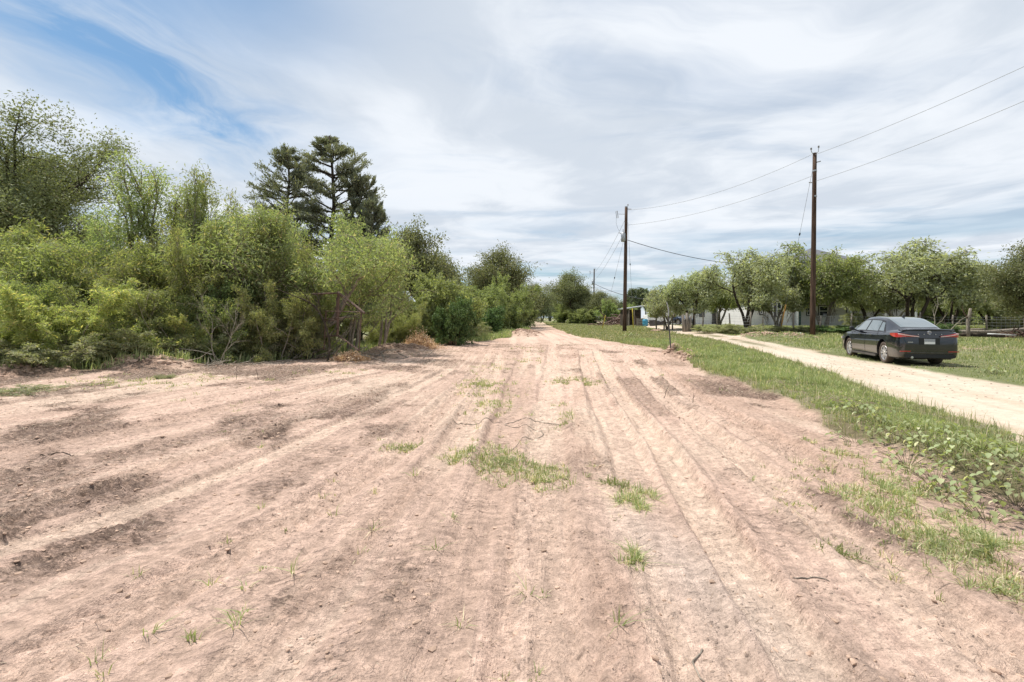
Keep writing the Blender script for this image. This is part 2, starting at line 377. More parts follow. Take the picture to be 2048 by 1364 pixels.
MAT['straw'] = leaf_material('straw', (.20, .135, .085), (.40, .30, .20), (.50, .42, .31), .1, .2)
MAT['bark'] = solid('bark', (.32, .275, .225), .95, var=.25, scale=14, stretch=(1, 1, .25), bump=.5, spec=.1)
MAT['darkbark'] = solid('dark_bark', (.085, .068, .052), .95, var=.25, scale=14, stretch=(1, 1, .25), bump=.5, spec=.1)
MAT['bleached'] = solid('bleached_wood', (.36, .31, .25), .9, var=.15, scale=18, stretch=(1, 1, .25), spec=.1)
MAT['clod'] = solid('clod_soil', (.50, .355, .27), 1.0, var=.2, scale=5, spec=.05)
MAT['palestone'] = solid('pale_stone', (.42, .35, .28), .95, var=.2, scale=5, spec=.1)
MAT['darkclod'] = solid('dark_clod_soil', (.22, .14, .10), 1.0, var=.2, scale=5, spec=.05)

# ------------------------------------------------------------------ objects helpers
def tag(o, label=None, cat=None, group=None, kind=None):
    if label: o['label'] = label
    if cat: o['category'] = cat
    if group: o['group'] = group
    if kind: o['kind'] = kind
    return o

def empty(name, loc, rz=0.0, label=None, cat=None, group=None):
    o = bpy.data.objects.new(name, None); C.objects.link(o); o.empty_display_size = .2
    o.location = loc; o.rotation_euler = (0, 0, rz); return tag(o, label, cat, group)

def np_mesh(name, V, faces, mat, parent=None, rnd=None, rough=None, flow=None, smooth_=False, link=True, col=None):
    """faces: list of int arrays (n,k)"""
    me = bpy.data.meshes.new(name); V = np.asarray(V, np.float32)
    faces = [np.asarray(f, np.int32) for f in faces if len(f)]
    me.vertices.add(len(V)); me.vertices.foreach_set('co', V.ravel())
    nl = sum(f.size for f in faces); nf = sum(len(f) for f in faces)
    me.loops.add(nl); me.polygons.add(nf)
    me.loops.foreach_set('vertex_index', np.concatenate([f.ravel() for f in faces]))
    tot = np.concatenate([np.full(len(f), f.shape[1], np.int32) for f in faces])
    me.polygons.foreach_set('loop_start', np.concatenate([[0], np.cumsum(tot)[:-1]]).astype(np.int32))
    me.polygons.foreach_set('use_smooth', np.full(nf, smooth_))
    me.update(calc_edges=True)
    if rnd is not None:
        at = me.attributes.new('rnd', 'FLOAT', 'POINT'); at.data.foreach_set('value', np.asarray(rnd, np.float32))
    if col is not None:
        at = me.attributes.new('col', 'FLOAT_COLOR', 'POINT')
        at.data.foreach_set('color', np.c_[col, np.ones(len(col))].astype(np.float32).ravel())
    if flow is not None:
        at = me.attributes.new('flow', 'FLOAT', 'POINT'); at.data.foreach_set('value', np.asarray(flow, np.float32))
    if rough is not None:
        at = me.attributes.new('loose', 'FLOAT', 'POINT'); at.data.foreach_set('value', np.asarray(rough, np.float32))
    if mat is not None: me.materials.append(mat)
    o = bpy.data.objects.new(name, me)
    if link: C.objects.link(o)
    if parent is not None: o.parent = parent
    return o

class MB:
    """collects boxes, tubes and polygons into one mesh"""
    def __init__(s): s.V = []; s.F = {}; s.n = 0
    def add(s, V, faces):
        V = np.asarray(V, float)
        for f in faces:
            s.F.setdefault(len(f), []).append([i + s.n for i in f])
        s.V.append(V); s.n += len(V); return s
    def box(s, x0, x1, y0, y1, z0, z1):
        V = [(x0, y0, z0), (x1, y0, z0), (x1, y1, z0), (x0, y1, z0), (x0, y0, z1), (x1, y0, z1), (x1, y1, z1), (x0, y1, z1)]
        return s.add(V, [(0, 3, 2, 1), (4, 5, 6, 7), (0, 1, 5, 4), (1, 2, 6, 5), (2, 3, 7, 6), (3, 0, 4, 7)])
    def tube(s, pts, rad, n=6, cap=True):
        pts = np.asarray(pts, float); k = len(pts)
        rad = np.full(k, rad, float) if np.isscalar(rad) else np.asarray(rad, float)
        T = np.gradient(pts, axis=0) if k > 2 else np.tile(pts[1] - pts[0], (2, 1))
        T /= np.linalg.norm(T, axis=1, keepdims=True) + 1e-9
        ref = np.array([0, 0, 1.]) if abs(T[:, 2]).mean() < .85 else np.array([1., 0, 0])
        A = np.cross(T, ref); A /= np.linalg.norm(A, axis=1, keepdims=True) + 1e-9; B = np.cross(T, A)
        th = np.linspace(0, 2 * np.pi, n, endpoint=False)
        ring = (A[:, None] * np.cos(th)[None, :, None] + B[:, None] * np.sin(th)[None, :, None]) * rad[:, None, None] + pts[:, None]
        f = [(i * n + j, i * n + (j + 1) % n, (i + 1) * n + (j + 1) % n, (i + 1) * n + j) for i in range(k - 1) for j in range(n)]
        s.add(ring.reshape(-1, 3), f)
        if cap:
            s.F.setdefault(n, []).append([s.n - n + j for j in range(n)])
            s.F.setdefault(n, []).append([s.n - n * k + j for j in range(n)][::-1])
        return s
    def quad(s, a, b, c, d): return s.add([a, b, c, d], [(0, 1, 2, 3)])
    def build(s, name, mat, parent=None, smooth_=False):
        V = np.vstack(s.V); return np_mesh(name, V, [np.array(f) for f in s.F.values()], mat, parent, smooth_=smooth_)

def copy_tree(o, parent=None):
    c = o.copy(); C.objects.link(c)
    if parent is not None: c.parent = parent
    for ch in list(o.children): copy_tree(ch, c)
    return c

# ------------------------------------------------------------------ ground, soil strip and gravel road
def axis(parts):
    out_ = []
    for a, b, st in parts: out_.append(np.arange(a, b, st))
    return np.concatenate(out_ + [[parts[-1][1]]])
ys = axis([(-600, -60, 60), (-60, -4, 4), (-4, 1.5, .4), (1.5, 5, .024), (5, 9, .036), (9, 15, .06), (15, 26, .12), (26, 50, .4), (50, 120, 1.2), (120, 300, 8), (300, 1500, 60), (1500, 4000, 500)])
xs = axis([(-4000, -600, 400), (-600, -100, 40), (-100, -30, 5), (-30, -16, .4), (-16, -9, .10), (-9, -5, .06), (-5, 5.5, .028), (5.5, 9, .05), (9, 17, .14), (17, 32, .5), (32, 100, 3), (100, 600, 40), (600, 4000, 400)])
gx_, gy_ = np.meshgrid(xs, ys); sh = gx_.shape
z_, col_, dm_, rm_, rg_ = surface(gx_.ravel(), gy_.ravel())
fu_ = flow(gx_.ravel(), gy_.ravel())
Vg = np.c_[gx_.ravel(), gy_.ravel(), z_]
idx = np.arange(len(z_)).reshape(sh)
Q = np.stack([idx[:-1, :-1], idx[:-1, 1:], idx[1:, 1:], idx[1:, :-1]], -1).reshape(-1, 4)
inx = (np.abs(gx_.ravel()) < 40) & (gy_.ravel() > -60) & (gy_.ravel() < 118)
rq = (rm_[Q].mean(1) > .5) & inx[Q].all(1); dq = (dm_[Q].mean(1) > .5) & ~rq & inx[Q].all(1)
def sub(name, q, mat):
    used, inv = np.unique(q.ravel(), return_inverse=True)
    o = np_mesh(name, Vg[used], [inv.reshape(-1, 4)], mat, flow=fu_[used], col=col_[used], rough=(rg_ * .85 + .15 * dm_)[used], smooth_=True)
    return tag(o, kind='structure')
sub('ground', Q[~rq & ~dq], MAT['ground']); sub('dirt_track', Q[dq], MAT['ground']); sub('gravel_road', Q[rq], MAT['road'])

def zat(x, y): return surface(np.asarray(x, float), np.asarray(y, float))[0]

# ------------------------------------------------------------------ grass
def tufted(P, k, rad, g):
    # k blades around each tuft centre, leaning outward
    n = len(P); a = g.uniform(0, 2 * np.pi, (n, k)); r = rad[:, None] * np.sqrt(g.random((n, k)))
    Q = np.repeat(P[:, None], k, 1); Q[..., 0] += np.cos(a) * r; Q[..., 1] += np.sin(a) * r
    return Q.reshape(-1, 3), (a + g.normal(0, .6, (n, k))).ravel()
def blades(name, P, hgt, wid, mat, seed, lean=.5, flat=0.0, la=None):
    g = np.random.default_rng(seed); n = len(P)
    az = g.uniform(0, 2 * np.pi, n); side = np.c_[np.cos(az), np.sin(az), np.zeros(n)]
    if la is None: la = g.uniform(0, 2 * np.pi, n)
    lm = np.abs(g.normal(0, lean, n)) + flat
    L = np.c_[np.cos(la), np.sin(la), np.zeros(n)] * (lm * hgt)[:, None]
    up = np.c_[np.zeros((n, 2)), hgt / np.sqrt(1 + lm ** 2)]
    w_ = wid[:, None] * side * .5
    m = P + up * .55 + L * .3; t = P + up * (1 - .25 * np.clip(lm, 0, 1))[:, None] + L
    V = np.stack([P - w_, P + w_, m + w_ * .8, m - w_ * .8, t], 1).reshape(-1, 3)
    b = np.arange(n) * 5
    r = np.repeat(g.random(n), 5)
    o = np_mesh(name, V, [np.c_[b, b + 1, b + 2, b + 3], np.c_[b + 3, b + 2, b + 4]], mat, rnd=r)
    return o

def scatter(seed, n, x0, x1, y0, y1, keep, ypow=1.0):
    g = np.random.default_rng(seed)
    x = g.uniform(x0, x1, n); y = y0 + (y1 - y0) * g.random(n) ** ypow
    z, c, d, r, rg = surface(x, y)
    k = keep(x, y, d, r, rg, g.random(n)); return np.c_[x, y, z][k], g

def g0n(x, y): return vnoise(x * 2.1, y * 2.1, 221) - .4
def patch(x, y, s, seed, lo, hi): return smooth(lo, hi, fbm(x * s, y * s, seed, 3))
# verge between dirt track and gravel road
P1, g = scatter(1, 90000, 3.2, 13.5, 2.4, 32, lambda x, y, d, r, rg, q: (d < .35) & (r < .35) & (x > dirtR(y) - .6) & (x < roadL(y) + .4) & (q < smooth(-.1, .7, x - dirtR(y)) * (.25 + .75 * patch(x, y, 1.6, 201, .32, .56))), 1.5)
hs_ = (.5 + .5 * smooth(.0, 1.0, roadL(P1[:, 1]) - P1[:, 0])) * (.6 + .4 * smooth(5, 11, P1[:, 1])) * (.035 + .11 * patch(P1[:, 0], P1[:, 1], 1.1, 203, .32, .66)) * g.uniform(.45, 1.5, len(P1)); k_ = 8
Q1, la_ = tufted(P1, k_, .015 + .003 * P1[:, 1], g); n = len(Q1)
tag(blades('verge_grass', Q1, np.repeat(hs_, k_) * g.uniform(.5, 1.2, n), (.004 + .0009 * Q1[:, 1]) * g.uniform(.7, 1.3, n), MAT['grass'], 2, .75, la=la_), 'green grass growing thick on the bank between the dirt track and the gravel road', 'grass', kind='stuff')
# dry seed stalks and brown thatch of the verge
P1, g = scatter(3, 60000, 3.2, 13.5, 2.4, 34, lambda x, y, d, r, rg, q: (d < .45) & (r < .5) & (x > dirtR(y) - .5) & (x < roadL(y) + .5) & ((q < .25) | (np.abs(x - roadL(y)) < .5) | (np.abs(x - dirtR(y)) < .35)), 1.4)
n = len(P1)
tag(blades('dry_grass', P1, g.uniform(.06, .26, n), (.003 + .0006 * P1[:, 1]) * g.uniform(.7, 1.3, n), MAT['drygrass'], 4, .6), 'dry stalks and thatch along the edges of the grass bank', 'dry grass', kind='stuff')
# meadow right of the gravel road
P1, g = scatter(5, 210000, 8, 60, 7, 52, lambda x, y, d, r, rg, q: (r < .4) & (x > roadR(y) + .12 + .5 * g0n(x, y)) & (x < y * 1.12 + 2) & (q < .55 + .45 * patch(x, y, .5, 205, .30, .5)) & ~((np.abs((x - 13.4) * .97 - (y - 17.7) * .24) < .75) & (np.abs(y - 17.4) < 2.0)), 1.0)
n = len(P1)
tag(blades('meadow_grass', P1, (.35 + .65 * smooth(.2, 2.2, P1[:, 0] - roadR(P1[:, 1]))) * (.05 + .12 * patch(P1[:, 0], P1[:, 1], .6, 207, .35, .65)) * g.uniform(.6, 1.4, n), (.006 + .0011 * P1[:, 1]) * g.uniform(.7, 1.3, n), MAT['grass'], 6, .6), 'green meadow grass around the parked black sedan and up to the house', 'grass', kind='stuff')
# grass beyond, between the two tracks and in the far strip
P1, g = scatter(7, 150000, 1, 22, 24, 118, lambda x, y, d, r, rg, q: (d < .4) & (r < .4) & (x > dirtR(y) - .4) & (x < roadL(y) + .6), 1.1)
n = len(P1)
tag(blades('far_grass', P1, g.uniform(.05, .17, n), (.014 + .0010 * P1[:, 1]) * g.uniform(.7, 1.3, n), MAT['drygrass'], 8, .5), 'tall pale grass in the far strip beside the dirt track', 'grass', kind='stuff')
# under the brush on the left
P1, g = scatter(9, 120000, -22, 2, 11, 60, lambda x, y, d, r, rg, q: (d < .4) & (x < dirtL(y) + .8) & (x > dirtL(y) - 5), 1.2)
n = len(P1)
tag(blades('brush_grass', P1, g.uniform(.10, .42, n), (.010 + .0009 * P1[:, 1]) * g.uniform(.7, 1.3, n), MAT['grass'], 10, .45), 'grass and weeds growing at the foot of the brush on the left', 'grass', kind='stuff')
# sparse grass left in the scraped soil
SP = [(975, 800, 55, 28), (960, 765, 45, 14), (985, 735, 40, 8), (1148, 763, 42, 8), (1055, 700, 40, 5), (1040, 722, 40, 5), (800, 890, 30, 8), (1000, 920, 60, 30), (1080, 950, 60, 22),
      (920, 915, 30, 12), (1130, 830, 14, 28), (1265, 1005, 40, 26), (1300, 985, 20, 10), (420, 755, 40, 8), (1860, 1060, 110, 50), (1960, 1085, 80, 30), (1720, 960, 110, 45),
      (1640, 905, 50, 20), (2000, 1180, 50, 30), (1270, 1110, 16, 30), (440, 860, 40, 3), (250, 765, 120, 12), (660, 745, 70, 5), (1800, 1000, 90, 30)]
g = np.random.default_rng(11); pp = []
for a, b, sx_, sy_ in SP:
    k = int(8 + sx_ * sy_ * .085); k = min(k, 190)
    qx = g.normal(a, sx_ * .6, k); qy = np.maximum(g.normal(b, sy_ * .6, k), 680)
    D = H * F / (qy - HZ); x = (qx - 1024) / F * D
    keep = fbm(x * 3, D * 3, 213, 2) > .40; pp.append(np.c_[x[keep], D[keep]])
# single sprouts anywhere on the soil
k = 600; yy_ = 1.9 + 24 * g.random(k) ** 1.5; xx_ = g.uniform(-1.05, .9, k) * yy_; c_ = surface(xx_, yy_); q_ = (c_[2] > .6) & (patch(xx_, yy_, .7, 219, .54, .68) > g.random(k) * .9); pp.append(np.c_[xx_[q_], yy_[q_]])
pp = np.vstack(pp); zz = zat(pp[:, 0], pp[:, 1]); P1 = np.c_[pp, zz - .004]; hs_ = g.uniform(.025, .10, len(P1)); k_ = 11
Q1, la_ = tufted(P1, k_, .012 + .005 * P1[:, 1], g); n = len(Q1)
tag(blades('sparse_grass', Q1, np.repeat(hs_, k_) * g.uniform(.4, 1.3, n), (.0035 + .0008 * Q1[:, 1]) * g.uniform(.7, 1.3, n), MAT['drygrass'], 12, 1.3, la=la_), 'sparse trampled grass left in patches on the scraped dirt', 'grass', kind='stuff')

# ------------------------------------------------------------------ clods and plant litter on the soil
def ico():
    bm = bmesh.new(); bmesh.ops.create_icosphere(bm, subdivisions=1, radius=1)
    V = np.array([v.co[:] for v in bm.verts]); Fc = np.array([[v.index for v in f.verts] for f in bm.faces]); bm.free(); return V, Fc
IV, IF = ico()
def clods(name, P, size, mat, seed, squash=.6):
    g = np.random.default_rng(seed); n = len(P)
    V = IV[None] * g.uniform(.65, 1.25, (n, len(IV), 1)) * size[:, None, None]
    V = V * np.stack([g.uniform(.7, 1.4, n), g.uniform(.7, 1.4, n), np.full(n, squash)], 1)[:, None]
    a = g.uniform(0, 6.28, n); ca, sa = np.cos(a)[:, None], np.sin(a)[:, None]
    V = np.stack([V[..., 0] * ca - V[..., 1] * sa, V[..., 0] * sa + V[..., 1] * ca, V[..., 2]], -1) + P[:, None]
    Fs = (IF[None] + (np.arange(n) * len(IV))[:, None, None]).reshape(-1, 3)
    return np_mesh(name, V.reshape(-1, 3), [Fs], mat, rnd=np.repeat(g.random(n), len(IV)))
def litter(name, P, ln, th, mat, seed, lift=.0):
    g = np.random.default_rng(seed); n = len(P); a = g.uniform(0, 6.28, n); e = np.abs(g.normal(0, .32, n)) + lift
    d = np.c_[np.cos(a) * np.cos(e), np.sin(a) * np.cos(e), np.sin(e)] * ln[:, None]
    s = np.c_[-np.sin(a), np.cos(a), np.zeros(n)] * th[:, None] * .5; k = s * g.normal(0, 7, (n, 1)); k[:, 2] += ln * .12
    upv = np.array([0, 0, 1.]) * th[:, None] * .5
    m = P + d * .5 + k; t = P + d
    V = np.stack([P - s, P + s, m + s, m - s, t, P + upv * 2, m + upv * 2], 1).reshape(-1, 3); b = np.arange(n) * 7
    return np_mesh(name, V, [np.c_[b, b + 1, b + 2, b + 3], np.c_[b, b + 3, b + 6, b + 5], np.c_[b + 5, b + 6, b + 2, b + 1], ], mat, rnd=np.repeat(g.random(n), 7))
P1, g = scatter(21, 150000, -16, 8, 1.7, 27, lambda x, y, d, r, rg, q: (d > .5) & (q < .09 + .9 * rg) & (np.abs(x) < y * 1.1 + 1), 1.6)
n = len(P1); sz = (.004 + .015 * g.random(n) ** 5) * (1 + P1[:, 1] * .03)
tag(clods('dirt_clods', P1, sz, MAT['clod'], 22), 'small clods and crumbs of dried soil scattered over the scraped dirt', 'clods', kind='stuff')
P1, g = scatter(23, 190000, -16, 8, 1.7, 27, lambda x, y, d, r, rg, q: (d > .4) & (q < .022 + .95 * (rg + .12) * patch(x, y, 2.2, 231, .44, .60)) & (np.abs(x) < y * 1.1 + 1), 1.5)
n = len(P1)
tag(litter('plant_litter', P1 + [0, 0, .003], (.010 + .055 * g.random(n) ** 2.4) * (1 + P1[:, 1] * .03), .002 + .0006 * P1[:, 1] * g.random(n), MAT['straw'], 24), 'dead roots and straw mixed into the scraped soil', 'plant litter', kind='stuff')
P1, g = scatter(27, 16000, 4, 24, 2, 45, lambda x, y, d, r, rg, q: (r > .4) & (q < .25 + .75 * patch(x, y, .9, 233, .45, .6)), 1.4)
n = len(P1)
tag(clods('road_stones', P1, (.005 + .016 * g.random(n) ** 3) * (1 + P1[:, 1] * .03), MAT['palestone'], 28), 'small loose stones lying on the pale gravel road', 'stones', kind='stuff')
# clods on the heaps
g = np.random.default_rng(25); pl = []
for mx, my, mr, mh in MOUNDS:
    if mh < .15: continue
    k = int(260 * mr); q = g.normal(0, mr * .42, (k, 2)) + [mx, my]; pl.append(q)
pl = np.vstack(pl); zz = zat(pl[:, 0], pl[:, 1]); n = len(pl)
tag(clods('heap_clods', np.c_[pl, zz], .02 + .085 * g.random(n) ** 3, MAT['clod'], 26, .75), 'lumps of red soil on the heaps pushed up along the brush', 'clods', kind='stuff')

# ------------------------------------------------------------------ trees
def nrm(v): return v / (np.linalg.norm(v) + 1e-9)
def grow(g, p, d, L, r, lvl, P, out_, tips):
    n = P.get('n', 5) if lvl < P['max'] else 3
    pts = [p]; q = p.copy(); dd = d.copy()
    trop = P['trop'][min(lvl, len(P['trop']) - 1)]
    for i in range(n):
        dd = nrm(dd + g.normal(0, P['wob'], 3) + np.array([0, 0, trop]))
        q = q + dd * L / n; pts.append(q)
    pts = np.array(pts); rr = np.linspace(r, r * (.55 if lvl < P['max'] else .3), n + 1)
    out_.append((pts, rr, lvl))
    if lvl >= P.get('leaf0', P['max'] - 1): tips.append((pts, lvl))
    if lvl >= P['max']: return
    nc = P['nc'][min(lvl, len(P['nc']) - 1)]; sf = P['sf'][min(lvl, len(P['sf']) - 1)]; an = P['ang'][min(lvl, len(P['ang']) - 1)]
    ra = P['ratio']
    ph = g.uniform(0, 6.28)
    for k in range(nc):
        t = min(1.0, sf + (1 - sf) * (k + g.random()) / nc) * n; i = min(int(t), n - 1); f = t - i
        pos = pts[i] * (1 - f) + pts[i + 1] * f; ax = nrm(pts[i + 1] - pts[i])
        a = an * g.uniform(.65, 1.3); ph += 2.4 + g.normal(0, .4)
        ref = np.array([0, 0, 1.]) if abs(ax[2]) < .9 else np.array([1., 0, 0]); e1 = nrm(np.cross(ax, ref)); e2 = np.cross(ax, e1)
        nd = ax * math.cos(a) + (e1 * math.cos(ph) + e2 * math.sin(ph)) * math.sin(a)
        grow(g, pos, nrm(nd), L * ra * g.uniform(.7, 1.15), rr[i] * .6, lvl + 1, P, out_, tips)
    grow(g, pts[-1], dd, L * ra * g.uniform(.8, 1.1), rr[-1] * .9, lvl + 1, P, out_, tips)

def leafmesh(name, A, U, size, aspect, mat, seed, droop=.4, rand=1.0):
    """A anchors (n,3), U branch directions (n,3)"""
    g = np.random.default_rng(seed); n = len(A)
    d = U + g.normal(0, rand, (n, 3)) * .8; d[:, 2] -= droop; d /= np.linalg.norm(d, axis=1, keepdims=True) + 1e-9
    o = g.normal(0, 1, (n, 3)); s = np.cross(d, o); s /= np.linalg.norm(s, axis=1, keepdims=True) + 1e-9
    nn = np.cross(d, s)
    ln = size * g.uniform(.6, 1.4, n)[:, None]; wd = ln * aspect * .5
    m = A + d * ln * .5
    cup = nn * wd * g.normal(0, .35, (n, 1))
    V = np.stack([A, m - s * wd + cup, A + d * ln, m + s * wd + cup], 1).reshape(-1, 3); b = np.arange(n) * 4
    return np_mesh(name, V, [np.c_[b, b + 1, b + 2, b + 3]], mat, rnd=np.repeat(g.random(n), 4), link=False)

PRE = {
 'mesquite': dict(stems=5, fan=.36, L=.34, max=4, trop=[.05, .10, .04, -.06, -.12], wob=.22, nc=[3, 3, 4, 4], sf=[.45, .35, .25, .1], ang=[.75, .8, .85, .9], ratio=.62, r=.016, spread=.019, zs=.22),
 'orchard': dict(stems=3, fan=.5, L=.34, max=4, trop=[.10, .06, -.02, -.06, -.12], wob=.19, nc=[3, 4, 4, 4], sf=[.55, .25, .2, .1], ang=[.7, .75, .85, .9], ratio=.60, r=.011, spread=.017, zs=.2),
 'oak': dict(stems=2, fan=.30, L=.30, max=5, trop=[.1, .08, .05, .02, .0, .0], wob=.15, nc=[5, 4, 3, 3, 3], sf=[.55, .3, .3, .2, .1], ang=[.95, .75, .75, .8, .9], ratio=.66, r=.026, spread=.017, zs=.2),
 'sapling': dict(stems=3, fan=.16, L=.45, max=3, trop=[.12, .12, .05, -.03], wob=.12, nc=[6, 4, 4], sf=[.35, .3, .1], ang=[.55, .6, .8], ratio=.42, r=.012, spread=.018, zs=.15),
 'bush': dict(stems=9, fan=.8, L=.42, max=3, trop=[.06, .04, .0, -.08], wob=.2, nc=[5, 5, 4], sf=[.15, .15, .1], ang=[.7, .8, .9], ratio=.52, r=.010, spread=.017, zs=.02),
 'arch': dict(stems=12, fan=.75, L=.6, max=2, trop=[-.06, -.10, -.15], wob=.12, nc=[9, 5], sf=[.2, .1], ang=[.6, .8], ratio=.38, r=.008, spread=.018, zs=.0),
}
def skeleton(g, P):
    o, t = [], []
    for k in range(P['stems']):
        a = 2 * math.pi * (k + g.random() * .7) / P['stems']; f = P['fan'] * g.uniform(.45, 1.15)
        d = nrm(np.array([math.cos(a) * math.sin(f), math.sin(a) * math.sin(f), math.cos(f)]))
        b = np.array([math.cos(a), math.sin(a), 0]) * (.012 * P['stems'] if P['stems'] > 1 else 0)
        grow(g, b, d, P['L'] * g.uniform(.8, 1.1), P['r'] * (1 if P['stems'] < 6 else g.uniform(.6, 1)), 0, P, o, t)
    return o, t

def make_tree(name, kind, W, Ht, leafmat, nleaf, lsize, aspect, seed, bark='bark', droop=.4, cat='tree', minr=.006, low=None, spread=None):
    g = np.random.default_rng(seed); P = PRE[kind]; o, t = skeleton(g, P)
    allp = np.vstack([p for p, _ in t]); lo, hi = np.percentile(allp, 1.5, 0), np.percentile(allp, 98.5, 0)
    cx, cy = (lo[:2] + hi[:2]) / 2
    sx = W / (hi[0] - lo[0]); sy = W / (hi[1] - lo[1]); sz = Ht / hi[2]
    S = np.array([sx, sy, sz])
    def off(p):
        q = (p - np.array([cx, cy, 0]) * np.clip(p[:, 2:3] / .25, 0, 1)) * S
        if kind in ('mesquite', 'orchard'): q[:, :2] *= .30 + .70 * smooth(0, .62 * Ht, q[:, 2:3])
        q[:, 2] = np.where(q[:, 2] > .92 * Ht, .92 * Ht + (q[:, 2] - .92 * Ht) * .6, q[:, 2])
        th_ = np.arctan2(q[:, 1], q[:, 0]); lump = .74 + .56 * vnoise(np.cos(th_) * 1.6 + 9, np.sin(th_) * 1.6 + 5 + q[:, 2] / Ht * 2.5, seed); q[:, :2] *= lump[:, None]
        q[:, 2] *= (.86 + .28 * vnoise(q[:, 0] / W * 3.2 + 4, q[:, 1] / W * 3.2 + 8, seed + 3))
        return q
    root = empty(name, (0, 0, 0)); mb = MB(); s0 = (sx + sy + sz) / 3
    for p, r, l in o:
        q = off(p); rr = np.maximum(r * s0, minr)
        if l == 0: q[0, 2] -= .15
        mb.tube(q, rr, 7 if l == 0 else (5 if l == 1 else 3), cap=False)
    tr = mb.build('trunk', MAT[bark], root, True)
    segs = []; dirs = []
    for p, l in t:
        q = off(p); m = max(2, int(nleaf / len(t)))
        u_ = g.random(m) * (len(q) - 1); i = np.minimum(u_.astype(int), len(q) - 2); f = (u_ - i)[:, None]
        segs.append(q[i] * (1 - f) + q[i + 1] * f); dd = q[i + 1] - q[i]; dirs.append(dd / (np.linalg.norm(dd, axis=1, keepdims=True) + 1e-9))
    A = np.vstack(segs); U = np.vstack(dirs); sp_ = (spread or P['spread']) * s0
    A = A + g.normal(0, sp_, A.shape) * [1, 1, .75]

    A = A[A[:, 2] > (low if low is not None else .05)]; U = U[:len(A)]
    cr = leafmesh('crown', A, U, lsize, aspect, MAT[leafmat], seed + 1, droop); C.objects.link(cr); cr.parent = root
    return root

def make_juniper(name, W, Ht, leafmat, nleaf, lsize, seed, bark='darkbark', zlo=.30, topw=.35, layers=26):
    """trunk with tiers of level boughs whose tips turn up"""
    g = np.random.default_rng(seed); root = empty(name, (0, 0, 0)); mb = MB()
    ln = np.array([(g.normal(0, .012) * Ht * k / 6, g.normal(0, .012) * Ht * k / 6, Ht * k / 6) for k in range(7)]); ln[0, :2] = 0; ln[0, 2] = -.2
    mb.tube(ln, np.linspace(.022, .004, 7) * Ht, 8)
    A, U = [], []
    for k in range(layers):
        t = (k + g.random()) / layers; z = Ht * (zlo + (1 - zlo) * t * .97)
        reach = W * .5 * (topw + (1 - topw) * math.sin(min(1, (1 - t) * 1.25 + .12) * math.pi / 2)) * (1 - max(0, t - .8) * 2.6) * g.uniform(.7, 1.15)
        c0 = np.array([np.interp(z, ln[:, 2], ln[:, 0]), np.interp(z, ln[:, 2], ln[:, 1]), z])
        for b in range(3):
            a = g.uniform(0, 6.28); m = 6; pts = [c0]
            d = np.array([math.cos(a), math.sin(a), g.uniform(-.05, .45)])
            for i in range(m):
                d = nrm(d + g.normal(0, .10, 3) + [0, 0, .035]); pts.append(pts[-1] + d * reach / m)
            pts = np.array(pts); mb.tube(pts, np.linspace(.005, .0012, m + 1) * Ht, 4, False)
            for s_ in range(11):
                f = g.uniform(.25, 1) * m; i = min(int(f), m - 1); p = pts[i] + (pts[i + 1] - pts[i]) * (f - i)
                sd_ = nrm(np.cross(pts[i + 1] - pts[i], [0, 0, 1])) * g.choice([-1, 1]); dv = nrm(nrm(pts[i + 1] - pts[i]) * .8 + sd_ * .7 + [0, 0, g.uniform(-.1, .35)])
                L_ = reach * g.uniform(.16, .34); mm = max(3, int(nleaf / (layers * 33)))
                q = p + dv * (g.random((mm, 1)) * L_) + g.normal(0, .016 * Ht * .5, (mm, 3)) * [1, 1, .45]
                A.append(q); U.append(np.tile(dv, (mm, 1)))
    mb.build('trunk', MAT[bark], root, True)
    cr = leafmesh('crown', np.vstack(A), np.vstack(U), lsize, .30, MAT[leafmat], seed + 1, -.1, .6); C.objects.link(cr); cr.parent = root
    return root

LIB = {}
def put(key, px, D, wpx, top, label, cat, group=None, rz=None, xoff=0, ydir=1.0):
    """place a tree of the library (a copy after the first time) so that it has its size"""
    src, W0, H0, used = LIB[key]
    x = X(px, D) + xoff; z = gz(x, D); Hh = (HZ - top) / F * D + H - z; W_ = wpx / F * D
    o = src if not used else copy_tree(src)
    LIB[key][3] = True
    o.location = (x, D, z - .02); o.rotation_euler = (0, 0, rz if rz is not None else 0)
    k = W_ / W0; o.scale = (k, k * ydir, Hh / H0)
    for q in ('group',):
        if q in o: del o[q]
    tag(o, label, cat, group); return o
def lib(key, root, W, Ht): LIB[key] = [root, W, Ht, False]

lib('oak', make_tree('oak_tree', 'oak', 11.5, 14.0, 'oak', 200000, .17, .42, 301, 'darkbark', .1, low=4.5), 11.5, 14.0)
lib('oakm', make_tree('oak_tree', 'oak', 7.0, 8.0, 'oak', 60000, .20, .5, 303, 'darkbark', .1, low=.6, spread=.035), 7, 8)
lib('mesq', make_tree('mesquite_tree', 'mesquite', 6.6, 5.6, 'willow', 62000, .14, .24, 305, 'bark', .6, low=1.45), 6.6, 5.6)
lib('mesq2', make_tree('mesquite_tree', 'mesquite', 5.5, 6.0, 'mesquite', 46000, .15, .25, 307, 'bark', .6, low=1.0), 5.5, 6.0)
lib('sap', make_tree('sapling', 'sapling', 2.6, 7.5, 'willow', 13000, .15, .26, 309, 'bark', .6, low=2.2), 2.6, 7.5)
lib('bush', make_tree('shrub', 'bush', 5.0, 4.2, 'shrub', 46000, .125, .34, 311, 'bark', .3, 'shrub'), 5.0, 4.2)
lib('bush2', make_tree('shrub', 'bush', 5.0, 4.0, 'mesquite', 48000, .14, .27, 313, 'bark', .5, 'shrub'), 5.0, 4.0)
